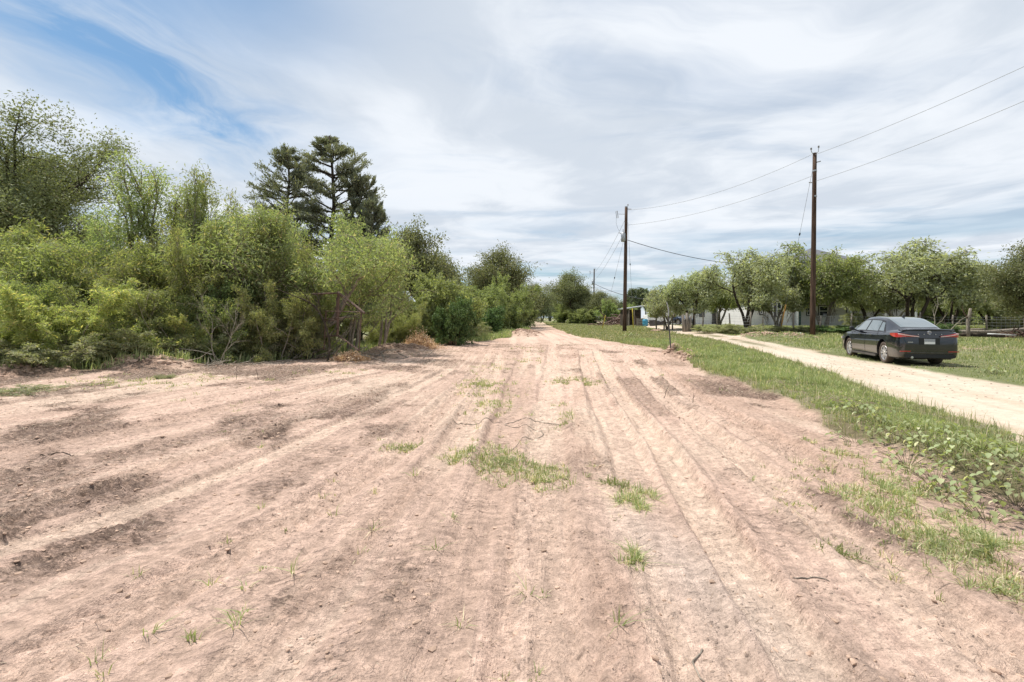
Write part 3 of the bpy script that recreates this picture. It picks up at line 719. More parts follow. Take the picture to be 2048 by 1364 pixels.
lib('arch', make_tree('shrub', 'arch', 3.6, 2.4, 'yellow', 42000, .11, .22, 315, 'bleached', .6, 'shrub'), 3.6, 2.4)
lib('sage', make_tree('shrub', 'arch', 2.8, 1.8, 'sage', 20000, .10, .28, 317, 'bleached', .5, 'shrub'), 2.8, 1.8)
lib('brush', make_tree('shrub', 'bush', 5.0, 5.0, 'orchard2', 50000, .17, .40, 319, 'bark', .3, 'shrub'), 5.0, 5.0)
lib('dark', make_tree('shrub', 'bush', 2.4, 3.2, 'cedar', 24000, .11, .5, 321, 'darkbark', .2, 'shrub'), 2.4, 3.2)
lib('jun', make_juniper('juniper_tree', 5.6, 10.5, 'juniper', 29000, .15, 323, zlo=.34, topw=.14), 5.6, 10.5)
lib('jun2', make_juniper('juniper_tree', 4.6, 10.0, 'juniper', 24000, .15, 325, zlo=.42, topw=.22), 4.6, 10.0)
lib('junlow', make_juniper('juniper_tree', 4.2, 5.6, 'juniper', 60000, .12, 327, zlo=.02, layers=30), 4.2, 5.6)
for i in range(4):
    lib('or%d' % i, make_tree('mesquite_tree', 'orchard', 5.6, 6.0, 'orchard' if i != 2 else 'orchard2', 21000, .22, .33, 331 + 2 * i, 'darkbark' if i % 2 else 'bark', .45, low=1.85, minr=.015), 5.6, 6.0)
lib('tall', make_tree('poplar_tree', 'sapling', 4.0, 9.5, 'far', 9000, .45, .5, 345, 'darkbark', .1, minr=.04), 4.0, 9.5)
lib('far', make_tree('far_tree', 'oak', 8.0, 8.0, 'far', 12000, .5, .5, 347, 'darkbark', .1, low=.5, minr=.04, spread=.05), 8, 8)

# left side of the dirt track
put('oak', -40, 29, 400, 272, 'tall dark green oak with bare lower limbs towering over the brush at the far left', 'tree', rz=.4)
put('sap', 300, 21.5, 130, 352, 'thin pale green sapling standing right beside the big oak', 'sapling', rz=1.0)
o = put('sap', 384, 21.0, 75, 374, 'narrow sapling with dense small leaves, second one right of the big oak', 'sapling', rz=2.6)
put('mesq2', 480, 22.5, 210, 386, 'feathery light green tree left of the junipers', 'tree', rz=.3)
put('mesq', 620, 19.2, 345, 420, 'wide spreading mesquite with many bare stems in front of the junipers', 'tree', rz=.9)
put('jun2', 578, 27.5, 138, 296, 'dark juniper with a flat top, left one of the pair above the mesquite', 'juniper', rz=.5)
put('jun', 664, 28.5, 190, 270, 'tallest dark juniper with tiered boughs and a pointed top', 'juniper', rz=2.0)
put('junlow', 742, 27.0, 110, 400, 'dark juniper whose boughs reach down to the ground behind the rusty frame', 'juniper', rz=1.3)
put('junlow', 722, 28.5, 120, 345, 'leaning dark juniper at the right end of the juniper group', 'juniper', rz=3.3)
put('bush', 20, 20, 300, 440, 'tall green shrub under the big oak at the left edge', 'shrub', rz=.2)
put('bush2', 150, 19, 260, 500, 'rounded green shrub below the bare limbs of the big oak', 'shrub', rz=1.2)
put('bush', 262, 18.5, 230, 492, 'dense green shrub below the thin sapling', 'shrub', rz=2.2)
put('bush2', 372, 18.8, 240, 485, 'broad olive green shrub left of the spreading mesquite', 'shrub', rz=3.1)
put('bush', 455, 18.6, 200, 490, 'dark hollowed shrub touching the left side of the spreading mesquite', 'shrub', rz=4.0)
put('bush2', 555, 20.5, 230, 470, 'green shrub filling the gap behind the stems of the spreading mesquite', 'shrub', rz=.7)
put('bush', -90, 17, 260, 540, 'green shrub cut off by the left edge of the photo', 'shrub', rz=5.0)
put('arch', 10, 14.6, 260, 600, 'low arching yellow green bush at the left edge, in front of the shrubs', 'bush', rz=.4)
put('arch', 160, 15.3, 250, 585, 'yellow green feathery bush with bare twigs, right behind the dirt heaps', 'bush', rz=1.9)
put('sage', 92, 14.0, 190, 668, 'short grey green bush between the two yellow green bushes', 'bush', rz=1.1)
put('sage', 285, 16.2, 190, 655, 'grey green bush behind the red clod heap', 'bush', rz=2.2)
put('arch', 365, 17.3, 150, 612, 'feathery bush leaning over bare twigs left of the dead stems', 'bush', rz=3.5)
put('sage', 490, 18.2, 150, 640, 'grey green bush at the foot of the spreading mesquite', 'bush', rz=4.1)
put('dark', 455, 17.9, 90, 560, 'dark shaded bush just right of the dead stems', 'bush', rz=.6)
for i, (a, D_, w_, t_, l_) in enumerate([(215, 19.5, 90, 428, 'leafy shoot sticking up left of the thin sapling'), (90, 18.5, 100, 470, 'leafy shoot under the bare oak limbs'), (430, 19.5, 80, 432, 'leafy shoot left of the feathery light tree'),
        (535, 19.0, 90, 412, 'leafy shoot rising at the left end of the spreading mesquite'), (765, 22.5, 70, 470, 'leafy shoot at the right end of the spreading mesquite'), (700, 20.5, 80, 425, 'leafy shoot in front of the tallest juniper')]):
    put('sap', a, D_, w_, t_ + 18, l_, 'sapling', rz=i * 1.2)
for i, (a, D_, w_, t_, l_) in enumerate([(325, 19.6, 130, 505, 'dark leafy small oak among the green shrubs below the narrow sapling'), (95, 18.0, 120, 560, 'dark leafy small oak among the green shrubs under the big oak'), (480, 18.7, 90, 530, 'dark leafy small oak beside the stems of the spreading mesquite')]):
    put('oakm', a, D_, w_, t_, l_, 'tree', rz=i * 2.1)
for i, (a, D_, w_, t_, l_) in enumerate([(560, 17.9, 150, 585, 'twiggy bush in front of the left stems of the spreading mesquite'), (605, 18.3, 110, 640, 'low twiggy bush at the base of the spreading mesquite'), (790, 24.5, 110, 610, 'light green bush behind the orange brown dead brush')]):
    put('bush2' if i != 1 else 'sage', a, D_, w_, t_, l_, 'bush', rz=i * 1.3 + 2)
for i, (a, D_, w_, t_, l_) in enumerate([(75, 15.6, 170, 560, 'green bush between the low arching bushes and the tall shrubs at the left'), (245, 16.6, 180, 580, 'green bush behind the small reddish dead brush'), (400, 17.2, 170, 590, 'olive bush behind the pale dead stems'),
        (545, 18.6, 130, 600, 'low bush among the stems of the spreading mesquite'), (-20, 15.5, 170, 640, 'green bush at the very left edge of the photo')]):
    put('bush2' if i % 2 else 'bush', a, D_, w_, t_, l_, 'bush', rz=i * 1.7 + .4)
put('oakm', 850, 36, 150, 478, 'dark leafy oak rising behind the bright shrub', 'tree', rz=.6)
put('brush', 842, 30, 170, 546, 'bright green rounded shrub right of the junipers', 'shrub', rz=.2)
put('brush', 905, 34, 120, 560, 'green shrub behind the dark bush at the edge of the track', 'shrub', rz=1.4)
put('dark', 908, 26.5, 66, 592, 'dark leafy bush standing at the edge of the scraped dirt', 'bush', rz=2.0)
put('dark', 972, 40, 66, 612, 'small vivid green cedar bush beside the grey weeds', 'bush', rz=1.0)
put('brush', 952, 46, 100, 568, 'light green shrub behind the small vivid cedar bush', 'shrub', rz=2.4)
put('oakm', 1002, 62, 118, 518, 'rounded oak standing out above the shrubs along the far track', 'tree', rz=2.1)
put('brush', 1005, 52, 90, 562, 'bright shrub in front of the rounded far oak', 'shrub', rz=3.3)
put('brush', 1040, 68, 70, 580, 'green shrub where the left tree line narrows toward the horizon', 'shrub', rz=4.4)
put('oakm', 1058, 84, 60, 576, 'last dark tree of the left tree line before the horizon', 'tree', rz=4.0)
put('sage', 930, 33, 90, 645, 'grey weeds behind the dark leafy bush', 'weeds', rz=.5)
# far wood at the end of the track
FARW = [(1083, 175, 32, 606, 'dark tree closing the view at the left end of the track'), (1100, 190, 34, 603, 'dark tree closing the view straight down the track'),
        (1118, 170, 30, 610, 'dark tree closing the view at the right end of the track')]
for i, (a, b, c_, t_, l_) in enumerate(FARW): put('far', a, b, c_, t_, l_, 'tree', 'trees closing the end of the track', rz=i * 1.7)
# right of the dirt track, beyond the poles
put('oakm', 1152, 98, 78, 556, 'leafy tree left of the farthest utility pole', 'tree', rz=.9)
put('oakm', 1190, 96, 66, 590, 'leafy tree under the farthest utility pole', 'tree', rz=3.0)
put('brush', 1132, 104, 56, 600, 'green bush at the right edge of the far track', 'shrub', rz=1.0)
put('brush', 1165, 92, 60, 615, 'low bush in front of the leafy tree by the farthest pole', 'shrub', rz=5.0)
put('brush', 1228, 88, 62, 604, 'pale bush behind the leaning yellow guy guard', 'shrub', rz=2.6)
put('far', 1212, 130, 44, 600, 'dull green tree on the horizon left of the middle pole', 'tree', rz=2.2)
put('far', 1240, 125, 30, 604, 'dull green tree on the horizon just behind the middle pole', 'tree', rz=4.1)
for i, (a, t_, w_) in enumerate([(1262, 582, 17), (1277, 580, 18), (1292, 582, 18), (1308, 586, 17)]):
    put('tall', a, 150, w_, t_, 'upright dark poplar behind the open shed, %s' % ('leftmost of its row', 'second from the left of its row', 'third from the left of its row', 'rightmost of its row')[i], 'tree', 'poplars in a row behind the shed', rz=i * 1.3)
RT = [('or0', 1335, 45, 92, 560, .3, 'small round tree nearest the open shed, left end of the orchard row'),
      ('or1', 1385, 43, 100, 533, 1.9, 'tree of the orchard row above the stout grey stump'),
      ('or2', 1437, 47, 90, 540, 2.6, 'dense tree of the orchard row set back behind the fence posts'),
      ('or3', 1492, 39.5, 132, 503, .9, 'tall orchard tree whose trunk splits low behind the wire fence'),
      ('or0', 1556, 41, 118, 512, 3.0, 'orchard tree with one strongly leaning trunk left of the nearest pole'),
      ('or2', 1648, 40, 150, 491, 4.0, 'bright green orchard tree right behind the nearest utility pole'),
      ('or1', 1735, 43, 120, 516, .2, 'orchard tree in front of the porch columns'),
      ('or3', 1822, 39, 165, 487, 2.3, 'largest orchard tree, standing behind the black sedan'),
      ('or1', 1900, 41, 130, 505, 3.9, 'orchard tree behind the broken trunk'),
      ('or0', 1790, 52, 110, 540, 5.2, 'shaded tree behind the largest orchard tree'),
      ('or3', 1985, 44, 120, 552, 5.0, 'lower orchard tree right of the broken trunk'),
      ('or0', 2060, 40, 120, 560, 1.2, 'orchard tree cut off by the right edge of the photo')]
for k_, a, b, c_, t_, r_, l_ in RT: put(k_, a, b, c_ * 1.06, t_ + 14, l_, 'tree', rz=r_)
put('oakm', 2088, 30, 130, 500, 'dark oak reaching in from the right edge above the orchard', 'tree', rz=1.0)
for i, (a, b, c_, t_, l_) in enumerate([(1910, 60, 130, 575, 'dark thicket behind the broken trunk'), (1990, 62, 140, 572, 'dark thicket behind the lower orchard tree'), (2065, 60, 140, 575, 'dark thicket at the right edge'),
                                  (1850, 62, 90, 585, 'dark thicket at the end of the house wall')]):
    put('brush', a, b, c_, t_, l_, 'thicket', rz=i * 1.1)
# scrub along the fence
for i, (a, b, w_, t_, k_, l_) in enumerate([(1425, 37, 70, 650, 'sage', 'grey scrub at the fence below the small orchard trees'), (1478, 36, 80, 648, 'sage', 'grey scrub at the fence left of the pale dirt pile'),
        (1585, 37, 80, 652, 'sage', 'scrub at the fence left of the nearest pole'), (1690, 36, 110, 650, 'dark', 'dark clipped bush row right of the nearest pole'),
        (1880, 31, 50, 640, 'dark', 'dark bush behind the back of the sedan'), (2030, 40, 60, 630, 'sage', 'grey brush pile at the right edge')]):
    put(k_, a, b, w_, t_, l_, 'bush', rz=i * .9)
put('sage', 1722, 44, 66, 626, 'wilted brown vine heap in front of the porch column', 'bush', rz=.4)
# foreground plants on the dirt
lib('clump', make_tree('weed_clump', 'bush', 1.3, .5, 'sage', 9000, .045, .3, 349, 'bark', .2, minr=.003, low=.02), 1.3, .5)
o = put('clump', 38, 9.9, 120, 772, 'uprooted green weed clump on dark soil at the left edge of the dirt', 'weeds', rz=.5)
put('clump', 330, 12.2, 40, 748, 'little grey green weed left of the two upright twigs', 'weeds', rz=2.5)

# young plants with broad leaves
def make_weed(seed, n=26, W=.35, Hh=.26):
    g = np.random.default_rng(seed); root = empty('broadleaf_weed', (0, 0, 0)); st = MB(); V = []; rn = []
    for k in range(n):
        a = g.uniform(0, 6.28); r = W * math.sqrt(g.random()); z = Hh * g.uniform(.45, 1.0) * (1 - .5 * r / W)
        p = np.array([r * math.cos(a), r * math.sin(a), z])
        st.tube([(p[0] * .25, p[1] * .25, 0), (p[0] * .7, p[1] * .7, z * .75), p], .0025, 3, False)
        ln = g.uniform(.045, .085); hd = nrm(np.array([math.cos(a) + g.normal(0, .5), math.sin(a) + g.normal(0, .5), -.25 - g.random() * .7]))
        s_ = nrm(np.cross(hd, [0, 0, 1])); up_ = np.cross(s_, hd); wv = ln * g.uniform(.32, .42)
        for t, ww, ll in ((0, .15, 0), (.3, 1, -.02), (.65, .8, -.05), (1, .02, -.16)):
            c0 = p + hd * ln * t + up_ * ln * ll
            V += [c0 - s_ * wv * ww + up_ * wv * ww * .35, c0, c0 + s_ * wv * ww + up_ * wv * ww * .35]
        rn += [g.random()] * 12
    b = np.arange(n)[:, None] * 12
    F4 = np.vstack([np.hstack([b + 3 * i + j, b + 3 * i + j + 1, b + 3 * i + j + 4, b + 3 * i + j + 3]) for i in range(3) for j in range(2)])
    st.build('stems', MAT['weedstem'], root); np_mesh('leaves', np.array(V), [F4], MAT['weed'], root, rnd=rn, smooth_=True)
    return root
MAT['weedstem'] = solid('weed_stem', (.18, .17, .08), .8)
wl = [make_weed(401), make_weed(402, 34, .42, .3), make_weed(403, 18, .28, .22)]; used = [False] * 3
WP = [(1730, 848, 'topmost leafy clump, halfway along the grass bank', 1), (1760, 868, 'clump just below the topmost leafy clump of the bank', 0), (1838, 905, 'clump with drooping leaves right of the middle of the bank', 1),
      (1710, 885, 'small clump at the dirt edge of the bank', 2), (1905, 930, 'wide clump with pale upturned leaves near the right edge', 1), (1960, 925, 'clump above the wide pale clump near the right edge', 0),
      (2010, 900, 'leafy clump beside the road edge at the right border', 2), (1870, 965, 'clump bordering the bare soil, left of the lowest ones', 0), (1990, 975, 'big leafy clump low on the right border', 1),
      (2035, 1010, 'lowest leafy clump at the right border', 1), (1925, 985, 'clump just left of the big leafy clump', 2), (1625, 748, 'single taller weed on the roadside edge of the bank', 0),
      (1470, 712, 'small weed on the bank nearest the bent post', 2), (1262, 676, 'round weed in the far grass by the middle pole', 1), (1990, 748, 'leafy weed in the meadow at the right border', 0),
      (1855, 880, 'small weed on the bank between the large clumps', 2), (1790, 895, 'low clump left of the drooping leaves', 0), (1945, 955, 'clump between the wide pale clump and the lowest ones', 1),
      (1815, 930, 'clump hanging over the bare soil below the drooping leaves', 0), (2030, 950, 'clump right of the big leafy clump', 0), (1900, 890, 'clump by the road side of the bank above the wide pale clump', 2),
      (1700, 832, 'low clump above the topmost leafy clump', 2), (1885, 1000, 'straggling clump reaching onto the bare soil', 2), (1975, 1040, 'straggling clump below the big leafy clump', 0)]
for a, b, l_, k in WP:
    x, y = G0(a, b); x2 = x
    o = wl[k] if not used[k] else copy_tree(wl[k]); used[k] = True
    o.location = (x, y, gz(x, y)); o.rotation_euler = (0, 0, a * .37); s_ = .78 + .02 * y; o.scale = (s_, s_, s_)
    tag(o, 'broad-leaved weed: ' + l_, 'weed', 'broad-leaved weeds on the grass bank')

# grass tufts that stand alone on the dirt
def tuft(px, py, n, hgt, sp_, seed, label):
    g = np.random.default_rng(seed); x, y = G0(px, py); m = max(3, n // 22); c_ = np.clip(g.normal(0, sp_, (m, 2)), -1.8 * sp_, 1.8 * sp_); c_[:, 0] *= 1.3
    q = c_ + [x, y]; zz = zat(q[:, 0], q[:, 1]); Q_, la_ = tufted(np.c_[q, zz - .005], 22, np.full(m, .02 + .006 * y), g); n = len(Q_)
    o = blades('grass_tuft', Q_, g.uniform(.25, 1.0, n) * hgt * .8, np.full(n, .005 + .0007 * y), MAT['grass'], seed, 1.6, la=la_)
    return tag(o, label, 'grass tuft')
tuft(1232, 968, 180, .11, .055, 501, 'bright green grass tuft standing alone between two tyre tracks')
tuft(1287, 1012, 120, .10, .05, 502, 'thin grass tuft just lower right of the bright green tuft')
tuft(812, 892, 200, .09, .07, 503, 'flat grass tuft left of the long bent root')
tuft(1000, 915, 330, .09, .15, 504, 'spread out grass tuft below the long bent root')
tuft(1148, 764, 800, .10, .25, 505, 'wide green grass patch in the middle of the dirt track')
tuft(962, 770, 800, .10, .22, 506, 'dense green grass patch, left one across the dirt track')
tuft(1680, 1090, 300, .07, .07, 507, 'trampled grass tuft at the dirt edge in the lower right')
tuft(1860, 1080, 420, .09, .09, 508, 'tall bladed grass tuft in the lower right corner soil')
tuft(1980, 1110, 320, .09, .04, 509, 'tall bladed grass tuft near the right border of the lower soil')

# ------------------------------------------------------------------ dead wood
def twiggy(name, base, d, L, r, seed, mat, label, cat, lv=2, nc=(3, 3), ang=.6, trop=0.0, wob=.18):
    g = np.random.default_rng(seed); o, t = [], []
    P = dict(max=lv, trop=[trop] * 4, wob=wob, nc=list(nc), sf=[.25, .2, .2], ang=[ang] * 3, ratio=.55, n=5)
    grow(g, np.array(base, float), nrm(np.array(d, float)), L, r, 0, P, o, t)
    mb = MB()
    for p, rr, l in o: mb.tube(p, np.maximum(rr, r * .12), 5, False)
    return tag(mb.build(name, MAT[mat], None, True), label, cat)
def G(px, D, dz=0): x = X(px, D); return np.array([x, D, gz(x, D) + dz])
twiggy('dead_branch', G(432, 15.9), (-.5, .1, 1), 1.4, .014, 601, 'bleached', 'pale dead stem leaning left out of the dry stalks', 'branch', 3, (4, 4))
twiggy('dead_branch', G(440, 15.7), (.1, .1, 1), 1.3, .014, 602, 'bleached', 'upright pale dead stem among dry stalks left of the mesquite', 'branch', 3, (5, 4), .35)
twiggy('dead_branch', G(425, 15.8, .3), (-1.2, .2, .35), 2.6, .02, 603, 'bleached', 'long bare limb reaching left low across the brush', 'branch', 3, (6, 4), .4, .02)
twiggy('dead_branch', G(1880, 27.0), (-.55, .1, 1), 1.5, .035, 604, 'bleached', 'bleached forked branch sticking up behind the sedan roof', 'branch', 2, (3, 3))
twiggy('dead_branch', G(1884, 26.4, .2), (.25, 0, 1), 1.1, .03, 605, 'bleached', 'bleached crooked branch just right of the forked one', 'branch', 2, (2, 2))
twiggy('twig', G(473, 12.1, -.02), (-.25, 0, 1), .32, .006, 606, 'darkbark', 'upright dark twig in the dirt, left one of two', 'twig', 1, (1, 1))
twiggy('twig', G(517, 12.0, -.02), (-.1, 0, 1), .30, .006, 607, 'darkbark', 'upright dark twig in the dirt, right one of two', 'twig', 1, (1, 1))
twiggy('twig', G(1328, 9.3, -.02), (.35, 0, .8), .22, .006, 608, 'darkbark', 'short dark twig standing in the right tyre track', 'twig', 1, (2, 1))
twiggy('twig', G(1385, 8.7, -.02), (.2, 0, .8), .16, .005, 609, 'darkbark', 'small forked twig in the dirt below the bent post', 'twig', 1, (2, 1))
def line_px(name, pts, r, mat, label, cat):
    q = np.array([G0(a, b) for a, b in pts]); k = np.linspace(0, len(q) - 1, 40)
    x = np.interp(k, range(len(q)), q[:, 0]); y = np.interp(k, range(len(q)), q[:, 1]); z = zat(x, y) + r * .8
    return tag(MB().tube(np.c_[x, y, z], np.linspace(r, r * .5, 40), 5).build(name, MAT[mat], None, True), label, cat)
line_px('root', [(1122, 851), (1080, 842), (1035, 838), (1008, 845), (1050, 856), (1082, 860), (1088, 868), (1050, 880), (1022, 896)], .006, 'bark', 'long bent root lying in a loop across the middle of the dirt', 'root')
line_px('root', [(905, 846), (960, 845), (1005, 842)], .006, 'bark', 'thin straight root left of the looped root', 'root')
line_px('root', [(1405, 1290), (1385, 1315), (1400, 1345), (1428, 1364)], .005, 'bark', 'short curved root at the bottom edge, right of the middle', 'root')
line_px('root', [(80, 912), (118, 905), (148, 912)], .007, 'darkbark', 'dark root piece lying by the rough soil on the left', 'root')
line_px('root', [(1590, 1158), (1620, 1156), (1660, 1160)], .005, 'bark', 'thin root piece in the lower right dirt', 'root')
line_px('root', [(210, 972), (232, 968), (250, 980)], .007, 'straw', 'pale root splinter in the left soil', 'root')

def pile(name, px, D, W_, Hh, n, seed, mat, label, cat, th=.02):
    g = np.random.default_rng(seed); b = G(px, D); mb = MB()
    for k in range(n):
        a = g.uniform(0, 6.28); p = b + [g.normal(0, W_ * .35), g.normal(0, W_ * .25), 0]; p[2] = gz(p[0], p[1]) + Hh * .5 * g.random() * math.exp(-((p[0] - b[0]) / W_) ** 2 * 3)
        e = g.normal(.2, .35); L_ = W_ * g.uniform(.2, .55); d = np.array([math.cos(a) * math.cos(e), math.sin(a) * math.cos(e), math.sin(e)])
        m = p + d * L_ * .5 + g.normal(0, L_ * .08, 3); mb.tube([p, m, p + d * L_], [th, th * .8, th * .4], 4, False)
    return tag(mb.build(name, MAT[mat], None, True), label, cat)
def deadbrush(px, D, W_, Hh, seed, label, n=5200):
    g = np.random.default_rng(seed); b = G(px, D); root = empty('dead_brush', tuple(b)); root.empty_display_size = .3
    mb = MB()
    for k in range(46):
        a = g.uniform(0, 6.28); e = g.uniform(.15, 1.2); L_ = g.uniform(.4, 1) * W_ * .5
        p = np.array([g.normal(0, W_ * .18), g.normal(0, W_ * .12), 0]); d = np.array([math.cos(a) * math.cos(e), math.sin(a) * math.cos(e), math.sin(e) * Hh / W_ * 1.8])
        mb.tube([p, p + d * L_ * .5 + g.normal(0, .03, 3), p + d * L_], [.012, .009, .004], 4, False)
    mb.build('stems', MAT['deadstem'], root)
    A = np.c_[g.normal(0, W_ * .26, n), g.normal(0, W_ * .2, n), np.abs(g.normal(0, Hh * .42, n))]
    A[:, 2] *= np.exp(-(A[:, 0] / (W_ * .5)) ** 2)
    lf = leafmesh('leaves', A, np.tile([0, 0, .4], (n, 1)), .12, .22, MAT['dead'], seed + 1, .2); C.objects.link(lf); lf.parent = root
    tag(root, label, 'dead brush')
MAT['deadstem'] = solid('dead_stem', (.33, .20, .12), .9)
deadbrush(838, 23.6, 1.5, .75, 611, 'orange brown dead brush heaped at the edge of the dirt right of the rusty frame')
deadbrush(700, 17.3, 1.0, .28, 612, 'low reddish dead brush at the foot of the rusty frame', 2200)
deadbrush(250, 15.6, .9, .45, 613, 'small reddish dead brush behind the clod heap', 1600)
deadbrush(905, 26.5, .6, .25, 616, 'low dry leaves under the dark leafy bush', 500)
pile('dead_sticks', 660, 18.0, 3.4, .35, 60, 614, 'bark', 'tangle of grey sticks lying along the foot of the mesquite', 'sticks')
pile('dead_sticks', 440, 15.3, 1.6, .2, 34, 615, 'bleached', 'pale broken sticks below the dead stems', 'sticks', .012)
MAT['rustwood'] = solid('cut_brush', (.16, .10, .08), .9)
pile('brush_pile', 1236, 78, 4.4, 2.6, 90, 617, 'rustwood', 'brown heap of cut branches behind the leaning yellow guard', 'brush pile', .09)
deadb = twiggy('dead_branch', G(655, 16.9, .0), (.2, 0, 1), 2.0, .05, 618, 'darkbark', 'dark stem standing against the rusty frame', 'branch', 2, (3, 3))

# ------------------------------------------------------------------ utility poles, guys and wires
MAT['pole'] = solid('creosote_wood', (.115, .072, .052), .85, var=.3, scale=10, stretch=(1, 1, .08), bump=.3, spec=.15)
MAT['galv'] = solid('galvanised_steel', (.42, .43, .44), .45, .6, var=.08)
MAT['porcelain'] = solid('grey_porcelain', (.36, .35, .36), .3, var=.05)
MAT['wire'] = solid('aluminium_wire', (.34, .35, .36), .6, .2, var=.05)
MAT['cable'] = solid('black_cable', (.04, .04, .045), .6, var=.05)
MAT['yellow_plastic'] = solid('yellow_plastic', (.78, .60, .09), .5, var=.08)
MAT['orange_plastic'] = solid('orange_plastic', (.72, .36, .08), .5, var=.08)
def curve3(a, b, sag, n=24):
    t = np.linspace(0, 1, n)[:, None]; p = np.array(a) * (1 - t) + np.array(b) * t; p[:, 2] -= sag * 4 * (t * (1 - t))[:, 0]; return p
def pole(px_top, px_base, D, ytop, label, r=.155, transformer=False, twin=False):
    xb, xt = X(px_base, D), X(px_top, D); z0 = gz(xb, D); zt = (HZ - ytop) / F * D + H
    root = empty('utility_pole', (xb, D, z0), 0, label, 'utility pole'); h = zt - z0; dx = xt - xb
    pts = [(dx * k / 8, 0, h * k / 8 - (.3 if k == 0 else 0)) for k in range(9)]
    MB().tube(pts, np.linspace(r * 1.12, r * .78, 9), 14).build('post', MAT['pole'], root, True)
    def insulator(px, py_, z):
        m = MB(); m.tube([(px, py_, z - .05), (px, py_, z + .08)], .018, 6)
        for k in range(3): m.tube([(px, py_, z + .02 + k * .05), (px, py_, z + .05 + k * .05)], [.06, .045], 10)
        m.build('insulator', MAT['porcelain'], root, True)
    if twin:
        b = MB(); b.tube([(dx - .24, 0, h + .18), (dx - .20, 0, h + .05), (dx, 0, h - .2)], .022, 6); b.tube([(dx + .26, 0, h + .32), (dx + .24, 0, h + .1), (dx, 0, h - .15)], .022, 6)
        b.build('bracket', MAT['galv'], root); insulator(dx - .24, 0, h + .2); insulator(dx + .26, 0, h + .34)
        b = MB(); b.tube([(dx + .1, 0, h - .62), (dx + .34, -.1, h - .58)], .035, 8); b.build('insulator', MAT['porcelain'], root)
        b = MB(); b.tube([(dx - .1, 0, h - 1.98), (dx - .34, 0.1, h - 1.95)], .035, 8); b.build('insulator', MAT['porcelain'], root)
        for zz_ in (1.2, 2.9): MB().tube([(dx * .9, 0, h - zz_ - .05), (dx * .9, 0, h - zz_ + .05)], .145, 12).build('band', MAT['galv'], root)
    else:
        MB().tube([(dx, 0, h - .05), (dx, 0, h + .06)], .135, 12).build('cap', MAT['galv'], root)
        insulator(dx + .16, 0, h + .12)
        b = MB(); b.tube([(dx + .1, 0, h - .18), (dx + .48, 0, h - .2)], .03, 7); b.build('insulator', MAT['porcelain'], root)
    if transformer:
        c = MB(); cx_, cz = dx - .30 * 1.0, h - 2.85
        c.tube([(cx_, -.05, cz - .42), (cx_, -.05, cz - .38), (cx_, -.05, cz + .36), (cx_, -.05, cz + .42)], [.18, .21, .21, .15], 16)
        c.build('transformer', MAT['galv'], root, True)
        c = MB(); c.tube([(cx_, -.05, cz + .4), (cx_, -.05, cz + .75)], [.05, .035], 8); c.tube([(cx_ - .16, -.05, cz + .3), (cx_ - .38, -.05, cz + .42), (cx_ - .38, -.05, cz + .62)], .03, 6)
        c.build('bushing', MAT['porcelain'], root)
        c = MB(); c.tube([(dx, 0, h - .68), (dx - .75, 0, h - .66)], .02, 5)
        c.tube([(dx - .85, 0, h - .36), (dx - .76, 0, h - 1.0)], .035, 6); c.tube([(dx - .98, 0, h - .42), (dx - .90, 0, h - 1.02)], .03, 6); c.tube([(dx - .85, 0, h - .38), (dx - .98, 0, h - .42)], .02, 4)
        c.tube([(dx - .76, 0, h - 1.0), (dx - .90, 0, h - 1.02)], .02, 4); c.build('fuse_cutout', MAT['galv'], root)
        c = MB(); c.tube([(dx - .93, 0, h - 1.02), (dx - .95, 0, h - 1.5), (dx - .8, 0, h - 2.0), (cx_ - .38, 0, cz + .62)], .009, 4); c.build('jumper', MAT['cable'], root)
    return root, xb, xt, z0, zt
p2 = pole(1629.5, 1625, 33.5, 306, 'nearest dark wooden utility pole rising behind the left of the black sedan', twin=True)
p1 = pole(1252.5, 1249, 47, 414, 'middle utility pole with the grey transformer, standing at the end of the gravel road', transformer=True, r=.17)
p3 = pole(1188.5, 1187, 104, 538, 'farthest small utility pole above the trees by the dirt track', transformer=True, r=.15)
def wire(name, a, b, sag, r, mat, label, cat='wire', group=None):
    return tag(MB().tube(curve3(a, b, sag), r, 4, False).build(name, MAT[mat], None, True), label, cat, group)
def at(px, py, D): return (X(px, D), D, (HZ - py) / F * D + H)
wire('power_line', at(1631, 309, 33.3), at(2140, 90, 21.0), .18, .012, 'wire', 'upper power line running from the nearest pole off to the upper right', 'power line')
wire('power_line', at(1632, 362, 33.3), at(2140, 162, 21.0), .20, .012, 'wire', 'lower power line running from the nearest pole off to the upper right', 'power line')
wire('power_line', at(1624, 309, 33.5), at(1256, 420, 47), .75, .012, 'wire', 'upper power line between the nearest and the middle pole', 'power line')
wire('power_line', at(1624, 352, 33.5), at(1256, 450, 47), .55, .012, 'wire', 'lower power line between the nearest and the middle pole', 'power line')
wire('power_line', at(1250, 440, 47), at(1189, 545, 104), .5, .016, 'wire', 'upper power line between the middle and the farthest pole', 'power line')
wire('power_line', at(1250, 462, 47), at(1189, 560, 104), .5, .016, 'wire', 'lower power line between the middle and the farthest pole', 'power line')
wire('service_cable', at(1255, 480, 47), at(1590, 530, 56), .85, .028, 'cable', 'thick black service cable from the middle pole over the orchard to the house', 'cable')
wire('service_cable', at(1190, 568, 104), at(1300, 600, 80), .5, .045, 'cable', 'thick black cable leading right from the farthest pole', 'cable')
